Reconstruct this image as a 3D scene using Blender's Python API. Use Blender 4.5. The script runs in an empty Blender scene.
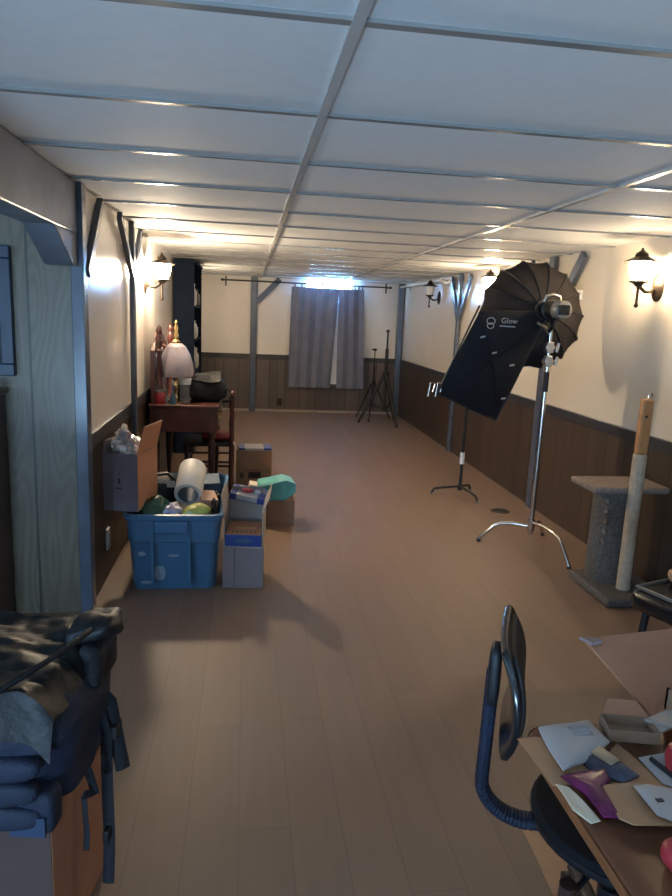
import bpy, bmesh, math, random
from mathutils import Vector, Matrix, noise
random.seed(7)
C = bpy.context.scene
COL = C.collection
PI = math.pi
XR, XL, YB, YP, H = 2.427, -0.765, 10.62, 3.30, 2.05
RAIL = 0.89

# ------------------------------------------------------------------ materials
def new_mat(name):
    m = bpy.data.materials.new(name); m.use_nodes = True
    return m, m.node_tree.nodes, m.node_tree.links, m.node_tree.nodes['Principled BSDF']

def mat(name, col, rough=.5, metal=0., var=.08, scale=12., bump=0., bscale=60., spec=.5, alpha=1., trans=0., coat=0.):
    m, N, L, P = new_mat(name)
    P.inputs['Roughness'].default_value = rough; P.inputs['Metallic'].default_value = metal
    P.inputs['Specular IOR Level'].default_value = spec
    P.inputs['Alpha'].default_value = alpha
    P.inputs['Transmission Weight'].default_value = trans
    P.inputs['Coat Weight'].default_value = coat
    tc = N.new('ShaderNodeTexCoord'); nz = N.new('ShaderNodeTexNoise')
    nz.inputs['Scale'].default_value = scale; nz.inputs['Detail'].default_value = 4
    L.new(tc.outputs['Object'], nz.inputs['Vector'])
    r = N.new('ShaderNodeValToRGB')
    a = [max(0, c*(1-var)) for c in col]; b = [min(1, c*(1+var)) for c in col]
    r.color_ramp.elements[0].position = .3; r.color_ramp.elements[1].position = .7
    r.color_ramp.elements[0].color = (*a, 1); r.color_ramp.elements[1].color = (*b, 1)
    L.new(nz.outputs['Fac'], r.inputs['Fac']); L.new(r.outputs['Color'], P.inputs['Base Color'])
    if bump:
        n2 = N.new('ShaderNodeTexNoise'); n2.inputs['Scale'].default_value = bscale; n2.inputs['Detail'].default_value = 3
        L.new(tc.outputs['Object'], n2.inputs['Vector'])
        bp = N.new('ShaderNodeBump'); bp.inputs['Strength'].default_value = bump; bp.inputs['Distance'].default_value = .01
        L.new(n2.outputs['Fac'], bp.inputs['Height']); L.new(bp.outputs['Normal'], P.inputs['Normal'])
    return m

def emis(name, col, strength):
    m, N, L, P = new_mat(name)
    P.inputs['Base Color'].default_value = (*col, 1)
    P.inputs['Emission Color'].default_value = (*col, 1); P.inputs['Emission Strength'].default_value = strength
    return m

def planks(name, axis, width, c0, c1, groove, rough=.45, grain=.25, rings=0., brick_len=None, gw=.035, irregular=True):
    """boards: axis = the object-space axis counted across the boards; brick_len = end joints along the other axis (floors)"""
    m, N, L, P = new_mat(name)
    P.inputs['Roughness'].default_value = rough
    tc = N.new('ShaderNodeTexCoord'); sp = N.new('ShaderNodeSeparateXYZ')
    L.new(tc.outputs['Object'], sp.inputs[0])
    def math_(op, a, b=None):
        n = N.new('ShaderNodeMath'); n.operation = op
        for i, v in enumerate((a, b)):
            if v is None: continue
            if isinstance(v, (int, float)): n.inputs[i].default_value = v
            else: L.new(v, n.inputs[i])
        return n.outputs[0]
    u = math_('DIVIDE', sp.outputs[axis], width)
    if irregular:      # uneven board widths
        s = math_('SINE', math_('MULTIPLY', u, 2.1)); u = math_('ADD', u, math_('MULTIPLY', s, .22))
    cell = math_('FLOOR', u); fr = math_('FRACT', u)
    wn = N.new('ShaderNodeTexWhiteNoise'); wn.noise_dimensions = '2D'
    cmb = N.new('ShaderNodeCombineXYZ'); L.new(cell, cmb.inputs[0])
    edge = math_('MINIMUM', fr, math_('SUBTRACT', 1.0, fr))
    gm = math_('LESS_THAN', edge, gw)
    if brick_len:
        wn0 = N.new('ShaderNodeTexWhiteNoise'); wn0.noise_dimensions = '1D'; L.new(cell, wn0.inputs['W'])
        v = math_('ADD', math_('DIVIDE', sp.outputs[1 - axis], brick_len), wn0.outputs['Value'])
        L.new(math_('FLOOR', v), cmb.inputs[1])
        fv = math_('FRACT', v); ev = math_('MINIMUM', fv, math_('SUBTRACT', 1.0, fv))
        gm = math_('MAXIMUM', gm, math_('LESS_THAN', ev, gw * width / brick_len))
    L.new(cmb.outputs[0], wn.inputs['Vector'])
    mp = N.new('ShaderNodeMapping')
    sc = [28, 28, 28]; sc[1 - axis if brick_len else 2] = 1.6
    mp.inputs['Scale'].default_value = sc
    ofs = N.new('ShaderNodeVectorMath'); ofs.operation = 'ADD'
    scl = N.new('ShaderNodeVectorMath'); scl.operation = 'SCALE'; scl.inputs['Scale'].default_value = 7.
    L.new(wn.outputs['Color'], scl.inputs[0]); L.new(tc.outputs['Object'], ofs.inputs[0]); L.new(scl.outputs[0], ofs.inputs[1])
    L.new(ofs.outputs[0], mp.inputs['Vector'])
    nz = N.new('ShaderNodeTexNoise'); nz.inputs['Scale'].default_value = 1.; nz.inputs['Detail'].default_value = 5; nz.inputs['Distortion'].default_value = .6
    L.new(mp.outputs[0], nz.inputs['Vector'])
    fac = math_('ADD', math_('MULTIPLY', wn.outputs['Value'], 1 - grain), math_('MULTIPLY', nz.outputs['Fac'], grain))
    if rings:
        mp2 = N.new('ShaderNodeMapping'); s2 = [7, 7, 7]; s2[2] = 1.1; mp2.inputs['Scale'].default_value = s2
        L.new(ofs.outputs[0], mp2.inputs['Vector'])
        n3 = N.new('ShaderNodeTexNoise'); n3.inputs['Scale'].default_value = 1.; n3.inputs['Detail'].default_value = 1
        L.new(mp2.outputs[0], n3.inputs['Vector'])
        ring = math_('FRACT', math_('MULTIPLY', n3.outputs['Fac'], 14.))
        ring = math_('ABSOLUTE', math_('SUBTRACT', ring, .5))
        fac = math_('ADD', math_('MULTIPLY', fac, 1 - rings), math_('MULTIPLY', ring, rings * 2))
    r = N.new('ShaderNodeValToRGB')
    r.color_ramp.elements[0].color = (*c0, 1); r.color_ramp.elements[1].color = (*c1, 1)
    L.new(fac, r.inputs['Fac'])
    mx = N.new('ShaderNodeMix'); mx.data_type = 'RGBA'
    L.new(gm, mx.inputs['Factor']); L.new(r.outputs['Color'], mx.inputs['A']); mx.inputs['B'].default_value = (*groove, 1)
    L.new(mx.outputs['Result'], P.inputs['Base Color'])
    bp = N.new('ShaderNodeBump'); bp.inputs['Strength'].default_value = .35; bp.inputs['Distance'].default_value = .004; bp.invert = True
    L.new(gm, bp.inputs['Height']); L.new(bp.outputs['Normal'], P.inputs['Normal'])
    return m

M = {}
M['floor'] = planks('floor_boards', 0, .155, (.148, .094, .064), (.205, .132, .091), (.135, .085, .058), .55, .65, brick_len=1.25, gw=.010, irregular=False)
M['wainscot_y'] = planks('wainscot_boards_y', 1, .16, (.028, .018, .0125), (.068, .041, .027), (.014, .009, .007), .42, .4)
M['wainscot_x'] = planks('wainscot_boards_x', 0, .16, (.05, .040, .038), (.098, .074, .066), (.024, .018, .017), .42, .4)
M['panel'] = planks('alcove_panel_boards', 0, .19, (.066, .048, .028), (.155, .125, .080), (.03, .023, .015), .38, .45, rings=.45, gw=.03)
M['cream'] = mat('cream_panel', (.66, .595, .49), .2, var=.03, scale=2.5)
M['cream_back'] = mat('cream_paint', (.64, .61, .56), .6, var=.03, scale=2.5)
M['cream_left'] = mat('white_panel', (.76, .71, .655), .2, var=.03, scale=2.5)
M['plain_wall'] = mat('plain_wall', (.55, .53, .5), .7, var=.04)
M['ceiling'] = mat('ceiling_tile', (.72, .73, .74), .75, var=.02, scale=18, bump=.05, bscale=70)
M['tbar'] = mat('tbar_metal', (.50, .50, .49), .26, metal=.1, var=.03, spec=.5)
M['tee'] = mat('tee_metal', (.27, .27, .27), .2, metal=.1, var=.03)
M['rail'] = mat('dark_rail', (.022, .023, .028), .4, var=.15)
M['timber'] = mat('slate_timber', (.07, .085, .118), .25, var=.18, scale=8)
M['beam'] = mat('beam_paint', (.135, .15, .185), .42, var=.25, scale=6)
M['white'] = mat('white_plastic', (.72, .72, .71), .4)
M['offwhite'] = mat('offwhite', (.62, .6, .55), .5)
M['curtain'] = mat('curtain_cloth', (.135, .145, .195), .85, var=.1, scale=6, bump=.2, bscale=220)
M['iron'] = mat('black_iron', (.02, .019, .019), .4, metal=.3)
M['bronze'] = mat('dark_bronze', (.055, .038, .025), .4, metal=.5)
M['globe_lit'] = emis('lit_lamp_glass', (1., .76, .48), 38.)
M['globe_bright'] = emis('bright_lamp_glass', (1., .80, .55), 165.)
M['globe_mid'] = emis('warm_lamp_glass', (1., .78, .52), 62.)
M['globe_off'] = mat('frosted_glass', (.5, .52, .55), .15)
M['mahogany'] = mat('mahogany', (.085, .03, .026), .25, var=.3, scale=9, coat=.3)
M['mahogany_dark'] = mat('dark_mahogany', (.04, .018, .016), .3, var=.3, scale=9)
M['navy'] = mat('navy_cabinet', (.010, .016, .030), .9, spec=.08, var=.2)
M['black'] = mat('black_plastic', (.010, .010, .012), .5, spec=.35)
M['seat_black'] = mat('seat_cloth', (.008, .008, .010), .85, spec=.12)
M['black_gloss'] = mat('black_gloss', (.008, .009, .012), .16)
M['black_cloth'] = mat('black_nylon', (.009, .010, .014), .65, spec=.3, var=.3, scale=20, bump=.3, bscale=150)
M['navy_cloth'] = mat('navy_nylon', (.010, .015, .032), .65, spec=.3, var=.3, scale=14, bump=.3, bscale=160)
M['bag_film'] = mat('black_plastic_film', (.006, .0065, .008), .5, spec=.3, var=.25, scale=9, bump=.25, bscale=40)
M['octa'] = mat('softbox_cloth', (.019, .016, .016), .85, spec=.2, var=.15, scale=10)
M['panelcloth'] = mat('softbox_panel_cloth', (.006, .0065, .010), .75, spec=.25, var=.2, scale=6)
M['chrome'] = mat('chrome', (.62, .6, .58), .18, metal=1., var=.03)
M['steel'] = mat('satin_steel', (.42, .4, .38), .35, metal=.9, var=.05)
M['grey'] = mat('grey_plastic', (.16, .155, .15), .4)
M['print'] = mat('pale_print', (.30, .31, .34), .6)
M['card'] = mat('cardboard', (.27, .165, .105), .8, var=.07, scale=10)
M['card_pink'] = mat('pinkish_cardboard', (.205, .155, .155), .8, var=.06, scale=10)
M['card_mauve'] = mat('mauve_cardboard', (.19, .155, .185), .8, var=.06, scale=10)
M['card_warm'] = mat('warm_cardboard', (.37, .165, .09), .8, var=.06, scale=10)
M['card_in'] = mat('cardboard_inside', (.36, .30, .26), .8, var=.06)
M['card_dim'] = mat('shaded_cardboard', (.058, .031, .024), .8, var=.06)  # shade painted into the front of the box under the backpack
M['kraft'] = mat('kraft_paper', (.37, .20, .105), .65, var=.08, scale=16, bump=.2, bscale=40)
M['ink'] = mat('dark_print', (.05, .04, .045), .7)
M['tub'] = mat('blue_tub_plastic', (.065, .16, .29), .32, var=.06, scale=5)
M['scuff'] = mat('white_scuff', (.26, .33, .42), .7)
M['foil'] = mat('clear_crinkled_film', (.62, .60, .60), .12, metal=.45, var=.15, scale=20)
M['paper_roll'] = mat('white_roll', (.68, .66, .63), .5)
M['blue'] = mat('blue_card', (.03, .055, .22), .4)
M['blue_dull'] = mat('dull_blue', (.05, .10, .17), .5)
M['teal'] = mat('teal_card', (.10, .38, .36), .55)
M['green'] = mat('dark_green_film', (.02, .075, .055), .25, var=.3)
M['yellow'] = mat('yellow_green_film', (.56, .52, .13), .25, var=.25, scale=18)
M['peach'] = mat('peach_card', (.52, .31, .22), .6)
M['lilac'] = mat('lilac_film', (.42, .38, .48), .25, var=.35, scale=22)
M['red'] = mat('red', (.34, .025, .035), .4)
M['purple'] = mat('magenta_film', (.115, .012, .062), .25, var=.55, scale=26)
M['paper'] = mat('white_paper', (.38, .36, .36), .6, var=.04)
M['paper_cream'] = mat('cream_paper', (.60, .52, .40), .6)
M['photo'] = mat('dark_glossy_print', (.05, .055, .085), .2, var=.7, scale=22)
M['photo_tan'] = mat('tan_print', (.30, .22, .15), .3, var=.3, scale=22)
M['table'] = planks('table_wood', 0, .11, (.085, .030, .015), (.15, .057, .027), (.07, .026, .013), .32, .7, gw=.004)
M['table_edge'] = mat('table_edge_wood', (.20, .075, .03), .35, var=.15)
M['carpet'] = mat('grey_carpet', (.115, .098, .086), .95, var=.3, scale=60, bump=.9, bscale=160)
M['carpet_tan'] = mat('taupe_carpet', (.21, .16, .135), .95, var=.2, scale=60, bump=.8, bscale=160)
M['sisal'] = mat('sisal_wrap', (.45, .335, .235), .9, var=.1, scale=40, bump=.6, bscale=120)
M['pine'] = mat('orange_pine', (.50, .235, .09), .5, var=.15, scale=14)
M['tan'] = mat('tan_cloth', (.33, .2, .13), .8)
M['brass'] = mat('brass', (.75, .52, .22), .22, metal=1.)
M['shade'] = mat('grey_glass_shade', (.34, .30, .34), .35, var=.12, scale=9)
M['glass'] = mat('clear_glass', (.75, .75, .75), .08, trans=.75)
M['redglass'] = mat('red_wax', (.30, .02, .03), .2)
M['mirror'] = mat('mirror_glass', (.7, .7, .72), .04, metal=1., var=.0)
M['outside'] = emis('daylight_sky', (.45, .72, 1.), 9.)
M['drain'] = mat('drain_iron', (.02, .016, .014), .5)
M['baseboard'] = mat('pale_baseboard', (.26, .22, .2), .5)
M['teal_wall'] = mat('teal_grey', (.2, .24, .23), .5)

# ------------------------------------------------------------------ mesh builder
class MB:
    def __init__(s): s.bm = bmesh.new()
    def _faces(s, verts, faces):
        vs = [s.bm.verts.new(v) for v in verts]
        for f in faces:
            try: s.bm.faces.new([vs[i] for i in f])
            except ValueError: pass
        return vs
    def box(s, x0, x1, y0, y1, z0, z1, m=None, taper=0):
        t = taper
        v = [Vector(p) for p in ((x0+t,y0+t,z0),(x1-t,y0+t,z0),(x1-t,y1-t,z0),(x0+t,y1-t,z0),(x0,y0,z1),(x1,y0,z1),(x1,y1,z1),(x0,y1,z1))]
        if m: v = [m @ p for p in v]
        s._faces(v, ((3,2,1,0),(4,5,6,7),(0,1,5,4),(1,2,6,5),(2,3,7,6),(3,0,4,7))); return s
    def slab(s, pts, t, n=None):
        """polygon extruded by t (half each way) along its normal"""
        p = [Vector(q) for q in pts]
        if n is None:
            n = Vector((0,0,0))
            for i in range(len(p)): n += (p[i]-p[0]).cross(p[(i+1) % len(p)]-p[0])
            n.normalize()
        n = Vector(n); k = len(p)
        v = [q + n*t/2 for q in p] + [q - n*t/2 for q in p]
        f = [tuple(range(k)), tuple(range(2*k-1, k-1, -1))] + [(i, k+i, k+(i+1) % k, (i+1) % k) for i in range(k)]
        s._faces(v, f); return s
    def tube(s, pts, r, n=10, cap=True, flat=None):
        p = [Vector(q) for q in pts]; k = len(p)
        rs = r if isinstance(r, (list, tuple)) else [r]*k
        rings = []; prev = None
        for i in range(k):
            d = (p[min(i+1,k-1)] - p[max(i-1,0)]).normalized()
            if prev is None:
                a = Vector((0,0,1)) if abs(d.z) < .9 else Vector((1,0,0))
                u = d.cross(a).normalized()
            else:
                u = (prev - d*prev.dot(d)).normalized()
            w = d.cross(u); prev = u
            fu, fw = flat if flat else (1, 1)
            rings.append([s.bm.verts.new(p[i] + (u*math.cos(2*PI*j/n)*fu + w*math.sin(2*PI*j/n)*fw)*rs[i]) for j in range(n)])
        for i in range(k-1):
            for j in range(n): s.bm.faces.new((rings[i][j], rings[i][(j+1)%n], rings[i+1][(j+1)%n], rings[i+1][j]))
        if cap:
            s.bm.faces.new(rings[0][::-1]); s.bm.faces.new(rings[-1])
        return s
    def cyl(s, p0, p1, r0, r1=None, n=20): return s.tube([p0, p1], [r0, r0 if r1 is None else r1], n)
    def lathe(s, prof, c=(0,0,0), n=24, m=None, sq=(1,1), closed=False):
        c = Vector(c); rings = []
        for r, z in prof:
            ring = []
            for j in range(n):
                q = Vector((r*math.cos(2*PI*j/n)*sq[0], r*math.sin(2*PI*j/n)*sq[1], z))
                if m: q = m @ q
                ring.append(s.bm.verts.new(q + c))
            rings.append(ring)
        for i in range(len(rings)-1):
            for j in range(n): s.bm.faces.new((rings[i][j], rings[i][(j+1)%n], rings[i+1][(j+1)%n], rings[i+1][j]))
        if closed:
            for j in range(n): s.bm.faces.new((rings[-1][j], rings[-1][(j+1)%n], rings[0][(j+1)%n], rings[0][j]))
        else:
            s.bm.faces.new(rings[0][::-1]); s.bm.faces.new(rings[-1])
        return s
    def blob(s, c, size, power=2., nz=.0, freq=4., seed=0, nu=28, nv=18, m=None, flat_bottom=None):
        """a soft rounded lump (superellipsoid) with noisy folds"""
        c = Vector(c); rows = []
        f = lambda t: math.copysign(abs(t)**(2/power), t)
        for i in range(nv+1):
            ph = -PI/2 + PI*i/nv; row = []
            for j in range(nu):
                th = 2*PI*j/nu
                q = Vector((f(math.cos(ph))*f(math.cos(th)), f(math.cos(ph))*f(math.sin(th)), f(math.sin(ph))))
                q = Vector((q.x*size[0]/2, q.y*size[1]/2, q.z*size[2]/2))
                if nz:
                    k = noise.noise(q*freq + Vector((seed, seed*2.3, 0))) + .5*noise.noise(q*freq*2.3 + Vector((0, seed, 5)))
                    q = q + (q.normalized() if q.length > 0 else Vector((0,0,1)))*k*nz
                if flat_bottom is not None: q.z = max(q.z, flat_bottom)
                if m: q = m @ q
                row.append(q + c)
            rows.append(row)
        bot = s.bm.verts.new(sum(rows[0], Vector())/nu); top = s.bm.verts.new(sum(rows[-1], Vector())/nu)
        vr = [[s.bm.verts.new(q) for q in r] for r in rows[1:-1]]
        for i in range(len(vr)-1):
            for j in range(nu): s.bm.faces.new((vr[i][j], vr[i][(j+1)%nu], vr[i+1][(j+1)%nu], vr[i+1][j]))
        for j in range(nu):
            s.bm.faces.new((bot, vr[0][(j+1)%nu], vr[0][j])); s.bm.faces.new((top, vr[-1][j], vr[-1][(j+1)%nu]))
        return s
    def sheet(s, fn, nu, nv, t):
        """surface fn(u,v) with thickness t"""
        P = [[Vector(fn(i/nu, j/nv)) for j in range(nv+1)] for i in range(nu+1)]
        def nrm(i, j):
            a = P[min(i+1,nu)][j] - P[max(i-1,0)][j]; b = P[i][min(j+1,nv)] - P[i][max(j-1,0)]
            n = a.cross(b); return n.normalized() if n.length > 1e-12 else Vector((0,0,1))
        A = [[s.bm.verts.new(P[i][j] + nrm(i,j)*t/2) for j in range(nv+1)] for i in range(nu+1)]
        B = [[s.bm.verts.new(P[i][j] - nrm(i,j)*t/2) for j in range(nv+1)] for i in range(nu+1)]
        for i in range(nu):
            for j in range(nv):
                s.bm.faces.new((A[i][j],A[i+1][j],A[i+1][j+1],A[i][j+1])); s.bm.faces.new((B[i][j],B[i][j+1],B[i+1][j+1],B[i+1][j]))
        for i in range(nu):
            s.bm.faces.new((A[i][0],B[i][0],B[i+1][0],A[i+1][0])); s.bm.faces.new((A[i][nv],A[i+1][nv],B[i+1][nv],B[i][nv]))
        for j in range(nv):
            s.bm.faces.new((A[0][j],A[0][j+1],B[0][j+1],B[0][j])); s.bm.faces.new((A[nu][j],B[nu][j],B[nu][j+1],A[nu][j+1]))
        return s
    def build(s, name, m, parent=None, bevel=0, label=None, sharp=40, sub=0):
        bmesh.ops.recalc_face_normals(s.bm, faces=s.bm.faces)
        me = bpy.data.meshes.new(name); s.bm.to_mesh(me); s.bm.free()
        me.materials.append(m if not isinstance(m, str) else M[m])
        me.shade_smooth(); me.set_sharp_from_angle(angle=math.radians(sharp))
        o = bpy.data.objects.new(name, me); COL.objects.link(o)
        if parent: o.parent = parent
        if bevel:
            b = o.modifiers.new('edge', 'BEVEL'); b.width = bevel; b.segments = 2; b.limit_method = 'ANGLE'; b.angle_limit = math.radians(50)
        if sub:
            b = o.modifiers.new('smooth', 'SUBSURF'); b.levels = sub; b.render_levels = sub
        if label: o['label'] = label
        return o

def tag(o, label, cat, group=None, kind=None):
    o['label'] = label; o['category'] = cat
    if group: o['group'] = group
    if kind: o['kind'] = kind
    return o
def thing(name, label, cat, loc=(0,0,0), rz=0., group=None):
    o = bpy.data.objects.new(name, None); COL.objects.link(o)
    o.location = loc; o.rotation_euler = (0, 0, rz); o.empty_display_size = .05
    return tag(o, label, cat, group)
def struct(o): o['kind'] = 'structure'; return o
def copy_tree(o, parent=None):
    c = o.copy(); COL.objects.link(c)
    if parent: c.parent = parent
    for ch in list(o.children): copy_tree(ch, c)
    return c
def text_mesh(txt, size, name, m, parent, matrix):
    cu = bpy.data.curves.new(name, 'FONT'); cu.body = txt; cu.size = size; cu.extrude = .0006; cu.align_x = 'LEFT'
    tmp = bpy.data.objects.new(name + '_tmp', cu); COL.objects.link(tmp)
    dg = bpy.context.evaluated_depsgraph_get(); me = bpy.data.meshes.new_from_object(tmp.evaluated_get(dg))
    bpy.data.objects.remove(tmp); me.materials.clear(); me.materials.append(M[m]); me.transform(matrix)
    o = bpy.data.objects.new(name, me); COL.objects.link(o); o.parent = parent
    return o

# ------------------------------------------------------------------ the room
NEAR, FARL = -2.6, -3.2
struct(MB().box(FARL-.1, XR+.12, NEAR-.1, YB+.12, -.1, 0).build('floor', 'floor'))
b = MB()
run = [-2.25, -1.03, .193, 1.413, 2.633]; Y0 = 1.9734 - 8*.61
xs = [FARL] + [x for x in run if FARL < x < XR] + [XR]
ys = [NEAR] + [Y0 + .61*k for k in range(0, 26) if NEAR < Y0 + .61*k < YB] + [YB]
for i in range(len(xs)-1):
    for j in range(len(ys)-1):
        x0, x1, y0, y1 = xs[i], xs[i+1], ys[j], ys[j+1]
        sg = random.uniform(.003, .010); kx = random.uniform(-.002, .002)
        def fn(u, v, x0=x0, x1=x1, y0=y0, y1=y1, sg=sg):
            return (x0+(x1-x0)*u, y0+(y1-y0)*v, H + .004 - sg*math.sin(PI*u)*math.sin(PI*v))
        N_ = 6
        P = [[b.bm.verts.new(fn(a/N_, c/N_)) for c in range(N_+1)] for a in range(N_+1)]
        for a in range(N_):
            for c in range(N_): b.bm.faces.new((P[a][c], P[a][c+1], P[a+1][c+1], P[a+1][c]))
b.box(FARL-.1, XR+.12, NEAR-.1, YB+.12, H+.03, H+.12)
struct(b.build('ceiling', 'ceiling'))
b = MB()
for x in run[:-1]: b.box(x-.012, x+.012, NEAR, YB, H-.007, H+.03)
struct(b.build('trim_1', 'tbar'))
b = MB()
for y in ys[1:-1]:
    b.box(FARL, XR, y-.012, y+.012, H-.004, H+.03)
struct(b.build('trim_2', 'tee'))

def wall(name, upper, lower, rail, mu='cream', ml='wainscot_y'):
    w = struct(upper.build(name, mu))
    lower.build('wainscot', ml, w); rail.build('chair_rail', 'rail', w, bevel=.004)
    return w
# right wall
wr = wall('wall_right', MB().box(XR, XR+.1, NEAR, YB+.1, 0, H+.02),
     MB().box(XR-.012, XR, NEAR, YB, 0, RAIL-.05), MB().box(XR-.024, XR, NEAR, YB, RAIL-.075, RAIL))
# back wall with the small high window opening
WX0, WX1, WZ0, WZ1 = .87, 1.64, 1.84, 2.035
b = MB().box(XL-.1, WX0, YB, YB+.1, 0, H+.02).box(WX1, XR, YB, YB+.1, 0, H+.02).box(WX0, WX1, YB, YB+.1, 0, WZ0).box(WX0, WX1, YB, YB+.1, WZ1, H+.02)
wb = wall('wall_back', b, MB().box(XL, XR, YB-.012, YB, 0, RAIL-.05), MB().box(XL, XR, YB-.024, YB, RAIL-.075, RAIL), 'cream_back', 'wainscot_x')
struct(MB().box(XL, XR, YB-.03, YB-.012, 0, .035).build('baseboard_back', 'baseboard'))
# left wall (starts at the corner post), slightly bowed glossy sheets above the rail
b = MB().box(XL-.1, XL-.01, YP+.06, YB+.1, 0, H+.02)
def bow(y0, y1, amp):
    b.sheet(lambda u, v: (XL - .006 + amp*(1-(2*u-1)**2)*math.sin(PI*min(1, v*1.0)), y0+(y1-y0)*u, RAIL+(H-RAIL)*v), 24, 12, .006)
bow(YP+.06, 4.60, .022); bow(4.60, 6.0, .006); bow(6.0, YB, .002)
wl = wall('wall_left', b, MB().box(XL-.012, XL, YP+.06, YB, 0, RAIL-.05), MB().box(XL-.012, XL+.012, YP+.06, YB, RAIL-.075, RAIL), 'cream_left')
# alcove: panelled wall facing the camera, left and near walls
struct(MB().box(FARL, XL-.03, YP, YP+.08, 0, H+.02).build('wall_alcove', 'panel'))
AW = (-.3, 1.1, 1.05, 1.85)
b = MB().box(FARL-.1, FARL, NEAR-.1, AW[0], 0, H+.02).box(FARL-.1, FARL, AW[1], YP+.08, 0, H+.02).box(FARL-.1, FARL, AW[0], AW[1], 0, AW[2]).box(FARL-.1, FARL, AW[0], AW[1], AW[3], H+.02)
struct(b.build('wall_left_alcove', 'plain_wall'))
NW = (-1.9, -.6, .12, .70)
b = MB().box(FARL, NW[0], NEAR-.1, NEAR, 0, H+.02).box(NW[1], XR, NEAR-.1, NEAR, 0, H+.02).box(NW[0], NW[1], NEAR-.1, NEAR, 0, NW[2]).box(NW[0], NW[1], NEAR-.1, NEAR, NW[3], H+.02)
struct(b.build('wall_near', 'plain_wall'))
# windows
def window(name, x0, x1, y0, y1, z0, z1, strength, axis):
    t = .03
    if axis == 'x':      # spans x, set in a wall of constant y
        f = MB().box(x0, x0+t, y0, y1, z0, z1).box(x1-t, x1, y0, y1, z0, z1).box(x0+t, x1-t, y0, y1, z0, z0+t).box(x0+t, x1-t, y0, y1, z1-t, z1)
        p = MB().box(x0+t, x1-t, (y0+y1)/2-.004, (y0+y1)/2+.004, z0+t, z1-t)
    else:
        f = MB().box(x0, x1, y0, y0+t, z0, z1).box(x0, x1, y1-t, y1, z0, z1).box(x0, x1, y0+t, y1-t, z0, z0+t).box(x0, x1, y0+t, y1-t, z1-t, z1)
        p = MB().box((x0+x1)/2-.004, (x0+x1)/2+.004, y0+t, y1-t, z0+t, z1-t)
    w = struct(f.build(name, 'white'))
    p.build('pane', emis(name + '_daylight', (.24, .56, 1.), strength), w)
    return w
window('window_1', WX0, WX1, YB+.01, YB+.07, WZ0, WZ1, 40., 'x')
window('added_window_2', FARL-.08, FARL-.02, AW[0], AW[1], AW[2], AW[3], 1.5, 'y')  # unseen window added as a source of cool fill
window('added_window_3', NW[0], NW[1], NEAR-.08, NEAR-.02, NW[2], NW[3], 1.0, 'x')  # unseen low window, added to throw cool fill up at the ceiling
# pale blind board under the high window, seen through the slit of the curtains
struct(MB().box(.72, 1.76, YB-.034, YB-.012, .46, WZ0-.01).build('trim_3', mat('pale_blind', (.66, .69, .74), .6)))

# ---- timber posts and braces
def yz(x0, x1, pts):
    return [(x0, p[0], p[1]) for p in pts]
def strut_y(x, y0, z0, y1, z1, w, t):
    d = Vector((0, y1-y0, z1-z0)).normalized(); n = Vector((0, -d.z, d.y))*w/2
    a, c = Vector((x, y0, z0)), Vector((x, y1, z1))
    return MB().slab([a-n, c-n, c+n, a+n], t)
def strut_x(y, x0, z0, x1, z1, w, t):
    d = Vector((x1-x0, 0, z1-z0)).normalized(); n = Vector((-d.z, 0, d.x))*w/2
    a, c = Vector((x0, y, z0)), Vector((x1, y, z1))
    return MB().slab([a-n, c-n, c+n, a+n], t)
def post_side(name, xw, s, y, w, ztop, braces, z0=0.):
    """timber post on a side wall; s = +1 when the room lies towards +x"""
    x0, x1 = sorted((xw + s*.012, xw + s*.045))
    p = struct(MB().box(x0, x1, y-w/2, y+w/2, z0, ztop).build(name, 'timber', bevel=.004))
    for (ya, za, yb_, zb) in braces: strut_y(xw + s*.028, ya, za, yb_, zb, w*.85, .03).build('brace', 'timber', p, bevel=.003)
    return p
post_side('trim_4', XR, -1, 5.27, .09, H, [(5.23, 1.52, 4.765, H-.02), (5.31, 1.52, 5.70, H-.02)])
post_side('trim_5', XR, -1, 7.65, .07, H, [(7.62, 1.55, 7.28, H-.03), (7.68, 1.55, 8.0, H-.03)])
post_side('trim_6', XL, 1, 4.60, .06, H, [(4.58, 1.73, 4.18, H-.02), (4.62, 1.73, 4.98, H-.02)])
p = struct(MB().box(-.80, -.742, YP-.012, YP+.07, 0, H).build('trim_7', 'timber', bevel=.004))
strut_y(XL+.018, 3.37, 1.66, 3.72, H-.02, .055, .03).build('brace', 'timber', p, bevel=.003)
p = struct(MB().box(.045, .145, YB-.055, YB-.024, 0, H).build('trim_8', 'timber', bevel=.004))
strut_x(YB-.04, .14, 1.68, .48, H-.02, .085, .028).build('brace', 'timber', p, bevel=.003)
struct(MB().box(2.33, XR-.012, YB-.11, YB-.024, 0, H).build('trim_9', 'timber', bevel=.004))
# timber beam over the alcove opening with a knee block
p = struct(MB().box(-.895, XL, NEAR, YP-.012, 1.825, H+.0).build('trim_10', 'beam', bevel=.006))
k = [(-.83, 2.93, 1.826), (-.83, YP-.013, 1.826), (-.83, YP-.013, 1.685), (-.83, 3.215, 1.685)]
MB().slab(k, .125, (1, 0, 0)).build('knee_brace', 'beam', p, bevel=.004)
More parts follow.
